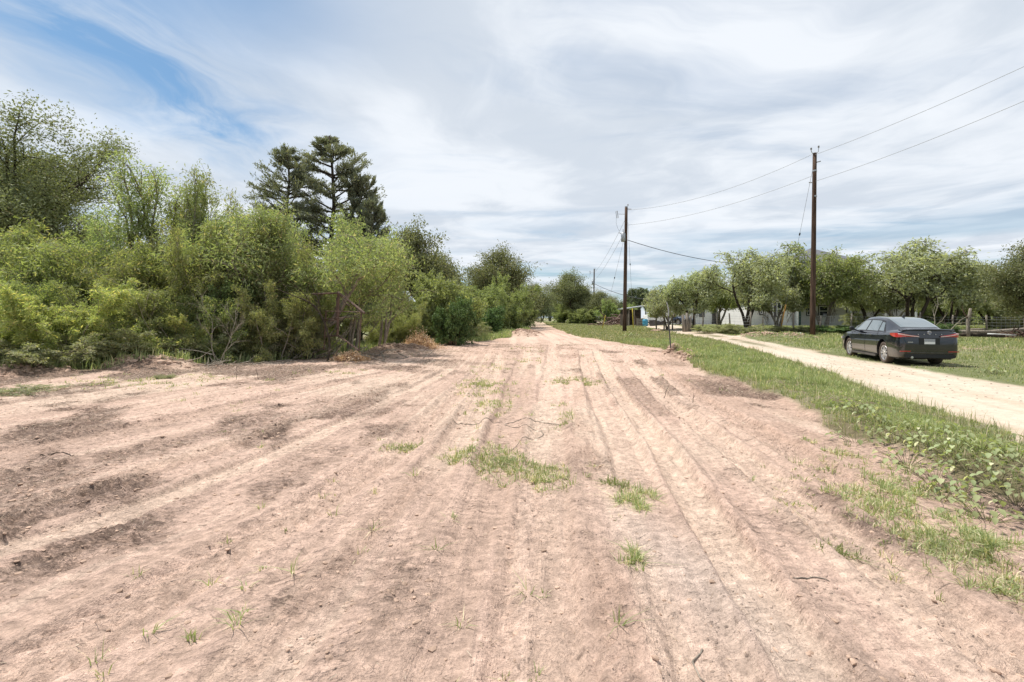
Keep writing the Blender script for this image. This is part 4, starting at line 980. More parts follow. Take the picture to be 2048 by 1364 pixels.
def guy(pxt, pyt, Dt, pxb, pyb, Db, pxg, pyg, mat, label):
    top = np.array(at(pxt, pyt, Dt)); xb = X(pxb, Db); bot = np.array([xb, Db, gz(xb, Db) - .05])
    root = empty('guy_wire', tuple(bot), 0, label, 'guy wire'); v = top - bot
    MB().tube([(0, 0, 0), v], .011, 4, False).build('cable', MAT['wire'], root)
    f = (pyb - pyg) / (pyb - pyt) ; k = 2.3 / np.linalg.norm(v)
    MB().tube([v * .02, v * k], .045, 8).build('guard', MAT[mat], root, True)
    MB().tube([v * .62, v * .635], .05, 8).build('strain_insulator', MAT['cable'], root, True)
guy(1247, 482, 47, 1204, 655, 56, 1215, 608, 'yellow_plastic', 'guy wire with a leaning yellow guard left of the middle pole')
guy(1256, 445, 47, 1267, 655, 50, 1261, 612, 'yellow_plastic', 'guy wire with an upright yellow guard right of the middle pole')
guy(1626, 335, 33.5, 1560, 664, 38, 1571, 612, 'orange_plastic', 'guy wire with an orange guard left of the nearest pole')

# bent steel post on the bank
x, y = X(1341, 19.4), 19.4; z0 = gz(x, y) - .1
def bp_(px, py): return (X(px, y), y, (HZ - py) / F * y + H)
pr = empty('fence_post', (0, 0, 0), 0, 'thin steel post with a bent top leaning on the clod heap of the bank', 'post')
MB().tube([(x + .02, y, z0), bp_(1340, 680), bp_(1338, 650), bp_(1337, 632)], [.026, .026, .024, .022], 6).build('shaft', solid('dark_steel', (.10, .10, .095), .7, .3), pr)
MB().tube([bp_(1337, 632), bp_(1337, 620), bp_(1335, 610), bp_(1333, 604)], [.022, .022, .02, .016], 6).build('bent_tip', MAT['galv'], pr)

# rusty frame in the brush
MAT['rust'] = solid('rusty_steel', (.15, .095, .07), .85, .2, var=.3, scale=9, alt=(.075, .05, .04))
fr = empty('rusty_frame', (0, 0, 0), 0, 'rusty tilted steel frame standing between the mesquite and the dead brush', 'frame')
Fq = lambda px, py, D: at(px, py, D - 2.2)
def bar(pts, r, nm='bar'): MB().tube(pts, r, 6).build(nm, MAT['rust'], fr)
bar([Fq(677, 583, 19.6), Fq(675, 672, 19.6)], .045, 'post'); bar([Fq(676, 595, 19.7), Fq(674, 640, 19.7)], .06, 'sleeve')
bar([Fq(676, 584, 19.5), Fq(729, 626, 18.2)], .035); bar([Fq(723, 624, 18.25), Fq(718, 702, 18.25)], .022, 'post')
bar([Fq(676, 586, 19.6), Fq(622, 588, 19.9)], .035); bar([Fq(648, 622, 19.9), Fq(722, 624, 18.3)], .018)
bar([Fq(646, 638, 19.9), Fq(690, 635, 19.2)], .016); bar([Fq(650, 641, 19.9), Fq(676, 641, 19.6)], .014)
bar([Fq(676, 671, 19.6), Fq(650, 673, 20)], .03); bar([Fq(677, 671, 19.5), Fq(717, 700, 18.3)], .028)
bar([Fq(680, 590, 19.5), Fq(690, 605, 19.3), Fq(700, 612, 19.1)], .02, 'brace'); bar([Fq(652, 622, 19.9), Fq(648, 700, 19.9)], .025, 'post')

# broken trunk, logs and pipes at the right
tk = empty('broken_trunk', tuple(G(1936, 32)), 0, 'bare grey broken trunk standing right of the black sedan', 'tree trunk')
k = 32 / F
MB().tube([(0, 0, -.1), (.02, 0, 15 * k), (.0, 0, 32 * k), (.12, 0, 45 * k), (.16, 0, 57 * k)], [.13, .10, .09, .10, .075], 9).build('trunk', MAT['bark'], tk, True)
MB().tube([(.02, 0, 36 * k), (-.25, 0, 48 * k), (-.38, 0, 62 * k)], [.05, .035, .02], 6).build('dead_limb', MAT['rustwood'], tk)
tag(MB().tube([G(1905, 33, .25), G(1975, 34, .22), G(2100, 35, .5)], [.16, .15, .12], 9).build('log', MAT['bark'], None, True), 'long grey log lying behind the broken trunk', 'log')
tag(MB().tube([G(1860, 32.5, .12), G(1950, 32, .14), G(2010, 31, .1)], [.1, .12, .1], 8).build('log', MAT['darkbark'], None, True), 'dark log lying on the ground at the foot of the broken trunk', 'log')
tag(MB().tube([G(1975, 31.5, .22), G(2032, 31, .16)], .05, 8).build('pipe', solid('pale_pipe', (.62, .62, .60), .5), None, True), 'pale pipe lying over the logs at the right', 'pipe')
tag(MB().tube([G(1942, 34, .42), G(1968, 34, .44)], .05, 8).build('pipe', MAT['bleached'], None, True), 'short white pipe on the long grey log', 'pipe')
pile('brush_pile', 2040, 31.5, 1.4, .8, 80, 620, 'rustwood', 'heap of brown cut branches at the right end of the logs', 'brush pile', .035)

# ------------------------------------------------------------------ fence with crooked wooden posts and mesh
MAT['greypost'] = solid('weathered_post', (.30, .26, .215), .95, var=.25, scale=12, stretch=(1, 1, .2), spec=.1)
fe = empty('wire_fence', (0, 0, 0), 0, 'sagging wire mesh fence on grey crooked posts in front of the orchard', 'fence')
FP = [(1313, 45, 26), (1328, 44.5, 22), (1345, 44, 20), (1389, 42, 21), (1404, 41, 26), (1436, 40, 28), (1460, 39, 27), (1500, 38, 31), (1528, 37.5, 22), (1587, 37, 30), (1640, 37, 24), (1703, 36.5, 30), (1770, 36, 28), (1838, 36, 34), (1905, 36, 28), (1975, 36, 28), (2048, 36, 30), (2120, 36, 30)]
g = np.random.default_rng(630); tops = []
for a, D, h_ in FP:
    b = G(a, D); hh_ = (h_ + 10) / F * D; lean = g.normal(0, .06, 2); t = b + [lean[0], lean[1], hh_]; tops.append((b, t, hh_))
    MB().tube([b - [0, 0, .1], (b + t) / 2 + [g.normal(0, .03), 0, 0], t], [.07, .06, .05], 7).build('post', MAT['greypost'], fe, True)
mw = MB()
for (b0, t0, h0), (b1, t1, h1) in zip(tops[3:-1], tops[4:]):
    for fz in (.12, .3, .48, .66, .84, .98):
        a = b0 + (t0 - b0) * fz * min(1, 1.25 / h0); c_ = b1 + (t1 - b1) * fz * min(1, 1.25 / h1); mw.tube(curve3(a, c_, .03, 5), .006, 3, False)
    m = int(np.linalg.norm(b1 - b0) / .3)
    for k_ in range(1, m):
        f = k_ / m; lo_ = b0 + (b1 - b0) * f; mw.tube([lo_ + [0, 0, .05], lo_ + [0, 0, 1.22]], .005, 3, False)
mw.build('wire_mesh', MAT['wire'], fe)
st = empty('tree_stump', tuple(G(1374, 40)), 0, 'stout grey split stump standing at the left end of the wire fence', 'stump')
for dx, r_, h_ in ((-.28, .13, 1.35), (0.0, .16, 1.5), (.26, .12, 1.25)):
    MB().tube([(dx * .7, 0, -.1), (dx, .02, h_ * .5), (dx * 1.2, 0, h_)], [r_ * 1.3, r_, r_ * .7], 8).build('stem', MAT['greypost'], st, True)
def rock(px, D, W_, Hh, mat, seed, label, name='dirt_pile', cat='dirt pile'):
    g = np.random.default_rng(seed); bm = bmesh.new(); bmesh.ops.create_icosphere(bm, subdivisions=4, radius=1)
    V = np.array([v.co[:] for v in bm.verts]); Fc = np.array([[v.index for v in f.verts] for f in bm.faces]); bm.free()
    nn = fbm(V[:, 0] * 2.2 + 9, V[:, 1] * 2.2 + V[:, 2] * 2, seed, 4); V = V * (0.72 + .56 * nn)[:, None] * [W_ / 2, W_ / 3, Hh]
    b = G(px, D); o = np_mesh(name, V, [Fc], mat, smooth_=True); o.location = tuple(b); return tag(o, label, cat)
MAT['palesoil'] = solid('pale_soil', (.46, .40, .31), 1.0, var=.2, scale=6, bump=.5, spec=.05)
rock(1535, 34.5, 1.7, .22, MAT['palesoil'], 641, 'pale low dirt pile in front of the fence left of the nearest pole')
rock(1598, 34, .5, .16, solid('white_block', (.66, .65, .62), .8), 642, 'small white rubble block at the foot of the nearest pole', 'rubble', 'rubble')
rock(1320, 43.5, 1.5, .16, MAT['clod'], 643, 'brown dirt mound under the first fence post by the gravel road')

# ------------------------------------------------------------------ house
MAT['stucco'] = solid('white_stucco', (.70, .68, .66), .9, var=.05, scale=2, spec=.15)
MAT['trim'] = solid('dark_trim', (.09, .08, .085), .7, var=.05)
MAT['white'] = solid('white_paint', (.80, .80, .79), .5, var=.03)
MAT['shingle'] = solid('grey_shingle', (.17, .175, .19), .9, var=.2, scale=9, spec=.1, bump=.2)
MAT['glass'] = solid('window_glass', (.025, .03, .035), .06, spec=.8, var=.05)
MAT['greentrim'] = solid('green_fascia', (.05, .10, .085), .6, var=.05)
HD = 57.0
hz = gz(30, HD) - .05
def hx(px, D=HD): return X(px, D)
def hzz(py, D=HD): return (HZ - py) / F * D + H
hs = empty('house', (0, 0, 0), 0, 'white stucco house with grey roofs and dark trimmed windows behind the orchard', 'house')
ze = hzz(598)
mb = MB(); mb.box(hx(1497), hx(1600), HD, HD + 9, hz, ze); mb.box(hx(1600), hx(1852), HD + 1.2, HD + 9.003, hz, ze - .003); mb.build('wall', MAT['stucco'], hs)
mb = MB(); x0, x1 = hx(1538, HD), hx(1573, HD); mb.box(x0, x1, HD - 1.2, HD - .002, hz, ze + .02); mb.build('bay_wall', MAT['stucco'], hs)
def hip(x0, x1, y0, y1, z0, zr, inset, nm, mat='shingle'):
    ym = (y0 + y1) / 2; V = [(x0, y0, z0), (x1, y0, z0), (x1, y1, z0), (x0, y1, z0), (x0 + inset, ym, zr), (x1 - inset, ym, zr), (x0, y0, z0 - .16), (x1, y0, z0 - .16), (x1, y1, z0 - .16), (x0, y1, z0 - .16)]
    m = MB(); m.add(V, [(0, 1, 5, 4), (2, 3, 4, 5), (1, 2, 5), (3, 0, 4), (6, 7, 1, 0), (7, 8, 2, 1), (8, 9, 3, 2), (9, 6, 0, 3), (9, 8, 7, 6)]); return m.build(nm, MAT[mat], hs)
hip(hx(1490), hx(1862), HD - .5, HD + 9.6, ze + .18, ze + 3.0, 4.5, 'roof')
hip(hx(1533), hx(1578), HD - 1.7, HD + 4, ze + .36, ze + 1.7, 1.2, 'bay_roof')
mb = MB(); ux0, ux1 = hx(1598, 62), hx(1722, 62); mb.box(ux0, ux1, 62, 70, hz, hzz(527, 62)); mb.build('upper_wall', MAT['stucco'], hs)
hip(ux0 - .6, ux1 + .6, 61.4, 70.6, hzz(527, 62) + .17, hzz(494, 62) + .4, 4.4, 'upper_roof')
def window(px0, px1, py0, py1, D, muntin=True):
    x0, x1, z1, z0 = hx(px0, D), hx(px1, D), hzz(py0, D), hzz(py1, D); t = .11
    tr_ = MB()
    for a in ((x0, x1, z1 - t, z1), (x0, x1, z0, z0 + t), (x0, x0 + t, z0 + t, z1 - t), (x1 - t, x1, z0 + t, z1 - t)): tr_.box(a[0], a[1], D - .05, D - .003, a[2], a[3])
    fr_ = tr_.build('window', MAT['trim'], hs)
    s_ = MB(); a0, a1, b0, b1 = x0 + t + .002, x1 - t - .002, z0 + t + .002, z1 - t - .002; f_ = .07
    for a in ((a0, a1, b1 - f_, b1), (a0, a1, b0, b0 + f_), (a0, a0 + f_, b0 + f_, b1 - f_), (a1 - f_, a1, b0 + f_, b1 - f_), (a0 + f_, a1 - f_, (b0 + b1) / 2 - .035, (b0 + b1) / 2 + .035)): s_.box(a[0], a[1], D - .035, D - .004, a[2], a[3])
    s_.build('sash', MAT['white'], fr_)
    MB().box(a0 + f_, a1 - f_, D - .015, D - .005, b0 + f_, b1 - f_).build('pane', MAT['glass'], fr_)
window(1542, 1549, 608, 634, HD - 1.2); window(1551, 1565, 602, 634, HD - 1.2); window(1518, 1527, 610, 630, HD); window(1636, 1658, 610, 634, HD + 1.2); window(1692, 1700, 610, 630, HD + 1.2)
window(1706, 1714, 610, 630, HD + 1.2); window(1612, 1622, 612, 632, HD + 1.2); window(1660, 1680, 545, 565, 62)
d_ = MB(); d0, d1 = hx(1586), hx(1599); zt_ = hzz(610)
d_.box(d0, d0 + .13, HD - .06, HD - .003, hz, zt_); d_.box(d1 - .13, d1, HD - .06, HD - .003, hz, zt_); d_.box(d0, d1, HD - .06, HD - .003, zt_ + .002, zt_ + .13); df = d_.build('door_frame', MAT['trim'], hs)
MB().box(d0 + .14, d1 - .14, HD - .04, HD - .004, hz, zt_ - .01).build('door', MAT['white'], df); MB().box(d0 + .3, d1 - .3, HD - .05, HD - .042, hz + .4, zt_ - .25).build('door_glass', MAT['glass'], df)
for a in (1594, 1703, 1770, 1830): MB().box(hx(a, HD - 1.5) - .11, hx(a, HD - 1.5) + .11, HD - 1.61, HD - 1.39, hz, ze - .1).build('porch_column', MAT['white'], hs)
MB().box(hx(1588, HD - 1.5), hx(1840, HD - 1.5), HD - 1.75, HD - 1.3, ze - .1, ze + .12).build('porch_beam', MAT['greentrim'], hs)
V = [(hx(1585), HD - 1.9, ze + .14), (hx(1852), HD - 1.9, ze + .14), (hx(1852), HD + 1.3, ze + .9), (hx(1585), HD + 1.3, ze + .9)]
mb = MB(); mb.add(V + [(a, b, c_ - .1) for a, b, c_ in V], [(0, 1, 2, 3), (7, 6, 5, 4), (0, 4, 5, 1), (1, 5, 6, 2), (2, 6, 7, 3), (3, 7, 4, 0)]); mb.build('porch_roof', MAT['shingle'], hs)
MB().box(hx(1597.5), hx(1601), HD - .1, HD - .003, hz, ze).build('corner_trim', MAT['greentrim'], hs)
for a in (1537.2, 1573): MB().box(hx(a), hx(a) + .13, HD - 1.28, HD - 1.203, hz, ze).build('corner_trim', MAT['trim'], hs)
# white outbuilding at the left of the house
ob = empty('outbuilding', (0, 0, 0), 0, 'long low white outbuilding seen between the small orchard trunks', 'outbuilding')
mb = MB(); mb.box(hx(1345, 66), hx(1470, 66), 66, 72, hz - .1, hzz(612, 66)); mb.build('wall', MAT['white'], ob)
MB().box(hx(1342, 66), hx(1473, 66), 65.6, 72.4, hzz(612, 66) + .002, hzz(612, 66) + .2).build('roof', MAT['shingle'], ob)
for a in (1398, 1446): MB().box(hx(a, 66), hx(a + 11, 66), 65.93, 65.997, hzz(634, 66), hzz(619, 66)).build('window', MAT['glass'], ob)
MB().box(hx(1424, 66), hx(1436, 66), 65.93, 65.997, hz - .1, hzz(619, 66)).build('door', MAT['trim'], ob)
mb = MB(); x0, x1, D0 = hx(1296, 58), hx(1345, 58), 58; z0 = gz(x0, D0)
tr = empty('trailer', (0, 0, 0), 0, 'pale flat sided trailer box beside the blue barrel', 'trailer')
V = [(x0, D0, z0 + .45), (x1, D0, z0 + .45), (x1, D0 + 2.2, z0 + .45), (x0, D0 + 2.2, z0 + .45), (x0, D0, z0 + 1.25), (x1, D0, z0 + 1.75), (x1, D0 + 2.2, z0 + 1.75), (x0, D0 + 2.2, z0 + 1.25)]
MB().add(V, [(0, 3, 2, 1), (4, 5, 6, 7), (0, 1, 5, 4), (1, 2, 6, 5), (2, 3, 7, 6), (3, 0, 4, 7)]).build('box', MAT['white'], tr)
MB().box(x0 + .1, x1 - .1, D0 + .05, D0 + 2.1, z0 + .3, z0 + .448).build('frame', MAT['trim'], tr)
for a in (x0 + 1.2, x1 - 1.1): MB().tube([(a, D0 - .05, z0 + .3), (a, D0 + .2, z0 + .3)], .3, 14).build('wheel', MAT['trim'], tr)
# open shed, crate, barrel, bin
sh_ = empty('open_shed', (0, 0, 0), 0, 'open fronted shed with a sloping metal roof right of the middle pole', 'shed')
D0 = 66; x0, x1 = hx(1256, D0), hx(1300, D0); z0 = gz(x0, D0); za, zb = hzz(618, D0), hzz(611, D0)
V = [(x0 - .3, D0 - .5, za), (x1, D0 - .5, zb), (x1, D0 + 5, zb), (x0 - .3, D0 + 5, za)]
MB().add(V + [(a, b, c_ + .1) for a, b, c_ in V], [(3, 2, 1, 0), (4, 5, 6, 7), (0, 1, 5, 4), (1, 2, 6, 5), (2, 3, 7, 6), (3, 0, 4, 7)]).build('roof', MAT['galv'], sh_)
for a in (x0, x0 + .7, x1 - .2): MB().box(a, a + .12, D0 - .3, D0 - .18, z0 - .1, za - .02).build('post', MAT['greypost'], sh_)
MB().box(x0, x1, D0 + 4.6, D0 + 4.7, z0 - .1, za - .02).build('back_wall', MAT['darkbark'], sh_); MB().box(x0 - .02, x0 + .08, D0, D0 + 4.59, z0 - .1, za - .03).build('side_wall', MAT['darkbark'], sh_)
MB().box(x0 + .9, x0 + 1.15, D0 + .2, D0 + .3, z0 - .1, z0 + 1.4).build('plank', MAT['rust'], sh_)
b = G(1281, 60); cr = empty('wooden_crate', tuple(b), 0, 'grey slatted wooden crate left of the blue barrel', 'crate')
for i in range(5): MB().box(-.42, .42, -.42, -.39, .02 + i * .19, .16 + i * .19).build('slat', MAT['greypost'], cr)
for sx_ in (-.42, .34): MB().box(sx_, sx_ + .08, -.388, -.3, 0, .98).build('corner_post', MAT['greypost'], cr); MB().box(sx_, sx_ + .08, .3, .388, 0, .98).build('corner_post', MAT['greypost'], cr)
MB().box(-.40, .40, -.36, .36, .03, .9).build('load', MAT['darkbark'], cr)
b = G(1290.5, 58); ba = empty('barrel', tuple(b), 0, 'blue plastic barrel between the crate and the trailer box', 'barrel')
MAT['blue'] = solid('blue_plastic', (.06, .28, .42), .4, var=.08)
MB().tube([(0, 0, 0), (0, 0, .06), (0, 0, .25), (0, 0, .27), (0, 0, .3), (0, 0, .55), (0, 0, .58), (0, 0, .6), (0, 0, .74), (0, 0, .8)], [.27, .3, .31, .325, .31, .31, .325, .31, .3, .25], 20).build('body', MAT['blue'], ba, True)
MB().tube([(0, 0, .8), (0, 0, .84)], .2, 16).build('lid', MAT['blue'], ba)
b = G(1306, 56); bi = empty('bin', tuple(b), 0, 'black bin in front of the trailer box', 'bin')
MB().tube([(0, 0, 0), (0, 0, .62)], [.36, .46], 4).build('body', MAT['trim'], bi); MB().tube([(0, 0, .622), (0, 0, .68)], [.5, .46], 4).build('lid', MAT['trim'], bi)

# ------------------------------------------------------------------ cars
def spl(xk, yk, x):
    xk = np.asarray(xk, float); yk = np.asarray(yk, float); h = np.diff(xk); d = np.diff(yk) / h
    m = np.r_[d[0], [0 if a * b <= 0 else 2 * a * b / (a + b) for a, b in zip(d[:-1], d[1:])], d[-1]]
    x = np.clip(x, xk[0], xk[-1]); i = np.clip(np.searchsorted(xk, x, 'right') - 1, 0, len(h) - 1); t = (x - xk[i]) / h[i]; hh = h[i]
    return yk[i] * (1 + 2 * t) * (1 - t) ** 2 + m[i] * hh * t * (1 - t) ** 2 + yk[i + 1] * t * t * (3 - 2 * t) + m[i + 1] * hh * t * t * (t - 1)
BY = [-2.46, -2.44, -2.38, -2.28, -2.05, -1.6, -1.0, 0, .8, 1.3, 1.7, 2.05, 2.28, 2.42, 2.46]
BW = [.70, .80, .865, .895, .915, .925, .915, .905, .91, .92, .915, .885, .82, .68, .52]
BZ0 = [.40, .30, .24, .22, .21, .20, .19, .18, .18, .19, .20, .20, .20, .23, .30]
BZS = [.66, .86, .985, 1.0, 1.0, .985, .965, .94, .925, .905, .87, .80, .71, .60, .50]
BZT = [.68, .92, 1.06, 1.085, 1.10, 1.09, 1.0, .98, .98, .985, .94, .86, .75, .62, .52]
def body_pt(y, s):
    """y along the car, s from 0 (keel centre) to 1 (top centre); right half"""
    w_, z0, zs, zt = (spl(BY, a, y) for a in (BW, BZ0, BZS, BZT))
    S = [0, .12, .22, .30, .40, .52, .62, .70, .78, .88, 1.0]
    xs_ = np.array([0, .80, .95, .985, 1.0, .992, .975, .965, .93, .6, 0]); hz_ = zs - z0
    zz_ = [z0, z0, z0 + .04 * 1, z0 + hz_ * .18, z0 + hz_ * .42, z0 + hz_ * .66, z0 + hz_ * .80, z0 + hz_ * .90, zs, zt - (zt - zs) * .12, zt]
    x = np.interp(s, S, xs_) * w_; z = 0
    for i in range(len(S) - 1):
        k = (s >= S[i]) & (s <= S[i + 1]); t = (s - S[i]) / (S[i + 1] - S[i]); z = np.where(k, zz_[i] + (zz_[i + 1] - zz_[i]) * t, z)
    return x, z
def make_car(name, paint, label, cat='car', full=True):
    root = empty(name, (0, 0, 0), 0, label, cat)
    yy = np.concatenate([np.linspace(-2.46, -2.2, 16), np.linspace(-2.2, 2.1, 74)[1:], np.linspace(2.1, 2.46, 16)[1:]]); ss = np.linspace(0, 1, 37)
    ns = len(ss) * 2 - 1; V = []
    for y in yy:
        x, z = body_pt(np.full(len(ss), y), ss); r = np.c_[x, np.full(len(ss), y), z]; l = r[::-1][:-0 or None].copy(); l[:, 0] *= -1
        # keel centre -> right side -> top centre -> left side (shares the top centre)
        V.append(np.vstack([r, l[1:]]))
    V = np.vstack(V); ny = len(yy); f = [(i * ns + j, i * ns + j + 1, (i + 1) * ns + j + 1, (i + 1) * ns + j) for i in range(ny - 1) for j in range(ns - 1)]
    mb = MB(); mb.add(V, f); mb.F.setdefault(ns, []).append(list(range(ns))[::-1]); mb.F[ns].append([(ny - 1) * ns + j for j in range(ns)])
    # close the seam along the keel by moving on: first and last column coincide at x=0
    body = mb.build('body', paint, root, True)
    bm = bmesh.new(); bm.from_mesh(body.data); bmesh.ops.remove_doubles(bm, verts=bm.verts, dist=1e-5); bmesh.ops.recalc_face_normals(bm, faces=bm.faces); bm.to_mesh(body.data); bm.free()
    cut = MB()
    for ya in (-1.36, 1.46):
        for sx_ in (-1, 1): cut.tube([(sx_ * .58, ya, .345), (sx_ * 1.1, ya, .345)], .405, 40)
    co = cut.build('cutter', paint); bm = bmesh.new(); bm.from_mesh(co.data); bmesh.ops.recalc_face_normals(bm, faces=bm.faces); bm.to_mesh(co.data); bm.free()
    md = body.modifiers.new('b', 'BOOLEAN'); md.operation = 'DIFFERENCE'; md.object = co; md.solver = 'EXACT'
    dg = bpy.context.evaluated_depsgraph_get(); dg.update(); me = bpy.data.meshes.new_from_object(body.evaluated_get(dg)); body.modifiers.clear(); body.data = me
    me.polygons.foreach_set('use_smooth', np.ones(len(me.polygons), bool))
    try: me.set_sharp_from_angle(angle=R(38))
    except Exception: pass
    bpy.data.objects.remove(co)
    # greenhouse
    TY = [-2.08, -1.75, -1.35, -1.0, -.6, -.1, .35, .7, 1.0, 1.32]; TZ = [1.085, 1.19, 1.315, 1.40, 1.438, 1.448, 1.425, 1.33, 1.19, .985]
    TWr = [.60, .60, .585, .575, .575, .58, .585, .62, .68, .76]; TB = [.80, .83, .86, .868, .870, .872, .872, .868, .86, .84]
    def top(y, s):   # s 0 beltline .. 1 roof centre
        zt, wr, wb = spl(TY, TZ, y), spl(TY, TWr, y), spl(TY, TB, y); zb = .93 + 0 * zt
        S = [0, .5, .6, .72, 1]; xx = [wb, wr + .035, wr - .03, wr * .8, 0 * wr]; zz_ = [zb, zt - .085 * np.clip((zt - .93) / .3, 0, 1), zt - .03, zt - .010, zt]
        x = z = 0
        for i in range(4):
            k = (s >= S[i]) & (s <= S[i + 1] + 1e-9); t = (s - S[i]) / (S[i + 1] - S[i]); x = np.where(k, xx[i] + (xx[i + 1] - xx[i]) * t, x); z = np.where(k, zz_[i] + (zz_[i + 1] - zz_[i]) * t, z)
        return np.stack([x, y + 0 * x, z], -1)
    def sheet(nm, y0f, y1f, s0, s1, mat, par, off=0.0, nsx=14, nyx=20, sides=(1, -1), cross=False):
        for sd_ in sides:
            S, T = np.meshgrid(np.linspace(s0, s1, nsx), np.linspace(0, 1, nyx)); yv = y0f(S) + (y1f(S) - y0f(S)) * T
            P = top(yv.ravel(), S.ravel()); e = 1e-3
            du = top(yv.ravel() + e, S.ravel()) - P; dv = top(yv.ravel(), np.minimum(S.ravel() + e, 1)) - top(yv.ravel(), np.minimum(S.ravel() + e, 1) - e)
            nn = np.cross(du, dv); nn /= np.linalg.norm(nn, axis=1, keepdims=True) + 1e-12
            nn *= np.sign((nn * np.array([1., 0, .8])).sum(1))[:, None]; P = P + nn * off
            P[:, 0] *= sd_; a = np.arange(nyx * nsx).reshape(nyx, nsx); q = np.stack([a[:-1, :-1], a[:-1, 1:], a[1:, 1:], a[1:, :-1]], -1).reshape(-1, 4)
            np_mesh(nm, P, [q], mat, par, smooth_=True)
    k0, k1 = (lambda S: -2.08 + 0 * S), (lambda S: 1.32 + 0 * S)
    rows = []; S = np.concatenate([np.linspace(0, 1, 27)]); Y = np.linspace(-2.08, 1.32, 60)
    for y in Y:
        r = top(np.full(len(S), y), S); l = r[::-1].copy(); l[:, 0] *= -1; rows.append(np.vstack([r, l[1:]]))
    nn_ = rows[0].shape[0]; mb = MB(); mb.add(np.vstack(rows), [(i * nn_ + j, i * nn_ + j + 1, (i + 1) * nn_ + j + 1, (i + 1) * nn_ + j) for i in range(len(Y) - 1) for j in range(nn_ - 1)])
    mb.build('roof', paint, root, True)
    gl = MAT['carglass']; tr_ = MAT['cartrim']
    zt_of = lambda y, z: y
    # side windows: a dark surround first, then three panes a little prouder
    def edge(yb, yt): return lambda S: yb + (yt - yb) * (S - .04) / .44
    sheet('window_surround', edge(-1.46, -1.02), edge(1.10, .52), .035, .485, tr_, root, .003)
    sheet('front_door_window', edge(.03, .0), edge(.98, .44), .07, .45, gl, root, .007)
    sheet('rear_door_window', edge(-.90, -.80), edge(-.06, -.09), .07, .45, gl, root, .007)
    sheet('quarter_window', edge(-1.32, -1.02), edge(-.96, -.86), .09, .42, gl, root, .007, 8, 8)
    sheet('rear_window', lambda S: -1.98 + .10 * (1 - (S - .58) / .42), lambda S: -1.0 + 0 * S, .60, 1.0, gl, root, .006)
    sheet('windscreen', lambda S: .42 + 0 * S, lambda S: 1.27 - .10 * (1 - (S - .58) / .42), .60, 1.0, gl, root, .006)
    # wheels
    for ya in (-1.36, 1.46):
        for sx_ in (-1, 1):
            th = np.linspace(0, 2 * np.pi, 48, endpoint=False)
            prof = [(.225, .0), (.235, .02), (.30, .035), (.325, .02), (.335, -.02), (.335, -.17), (.32, -.2), (.22, -.2)]
            V = np.array([[(sx_ * (.835 + a), ya + r_ * math.cos(t), .335 + r_ * math.sin(t)) for t in th] for r_, a in prof]).reshape(-1, 3)
            m = MB(); n_ = 48; m.add(V, [(i * n_ + j, i * n_ + (j + 1) % n_, (i + 1) * n_ + (j + 1) % n_, (i + 1) * n_ + j) for i in range(len(prof) - 1) for j in range(n_)])
            wh = m.build('wheel', MAT['tyre'], root, True)
            m = MB(); V = np.array([[(sx_ * (.835 + a), ya + r_ * math.cos(t), .335 + r_ * math.sin(t)) for t in th] for r_, a in ((.232, .004), (.225, .016), (.208, .010), (.200, -.05))]).reshape(-1, 3)
            m.add(V, [(i * n_ + j, i * n_ + (j + 1) % n_, (i + 1) * n_ + (j + 1) % n_, (i + 1) * n_ + j) for i in range(3) for j in range(n_)])
            for k in range(10):
                a = 2 * math.pi * (k // 2) / 5 + (.17 if k % 2 else -.17) + .2; b_ = a + (.10 if k % 2 else -.10)
                p0 = np.array([0, math.cos(b_ * .5 + a * .5) * .05, math.sin(b_ * .5 + a * .5) * .05]); p1 = np.array([0, math.cos(b_) * .215, math.sin(b_) * .215])
                tn = nrm(np.cross(p1 - p0, [1, 0, 0])) * .017; o_ = np.array([0, ya, .335])
                F8 = [p0 - tn * 1.3, p0 + tn * 1.3, p1 + tn, p1 - tn]; hi_ = sx_ * .842; lo_ = sx_ * .812
                V8 = [tuple(o_ + q_ + [hi_, 0, 0]) for q_ in F8] + [tuple(o_ + q_ + [lo_, 0, 0]) for q_ in F8]
                m.add(V8, [(0, 1, 2, 3), (0, 4, 5, 1), (1, 5, 6, 2), (2, 6, 7, 3), (3, 7, 4, 0)])
            m.tube([(sx_ * .80, ya, .335), (sx_ * .848, ya, .335)], .052, 16); m.build('rim', MAT['alloy'], wh)
            MB().tube([(sx_ * .70, ya, .335), (sx_ * .775, ya, .335)], .2, 24).build('brake_disc', MAT['cartrim'], wh)
    MB().box(-.78, .78, -2.2, 2.1, .20, .26).build('underbody', MAT['cartrim'], root)
    for ya in (-1.36, 1.46): MB().box(-.60, .60, ya - .38, ya + .38, .26, .80).build('wheel_well', MAT['cartrim'], root)
    for sx_ in (-1, 1):
        for yk in (-1.0, -.02, 1.12):
            s_ = np.linspace(.30, .78, 14); xx_, zz_ = body_pt(np.full(14, yk), s_); m = MB()
            m.tube(np.c_[sx_ * (xx_ + .001), np.full(14, yk) + (.10 * (zz_ - .5) if yk == -1.0 else 0), zz_], .0045, 4, False); m.build('door_seam', MAT['cartrim'], root)
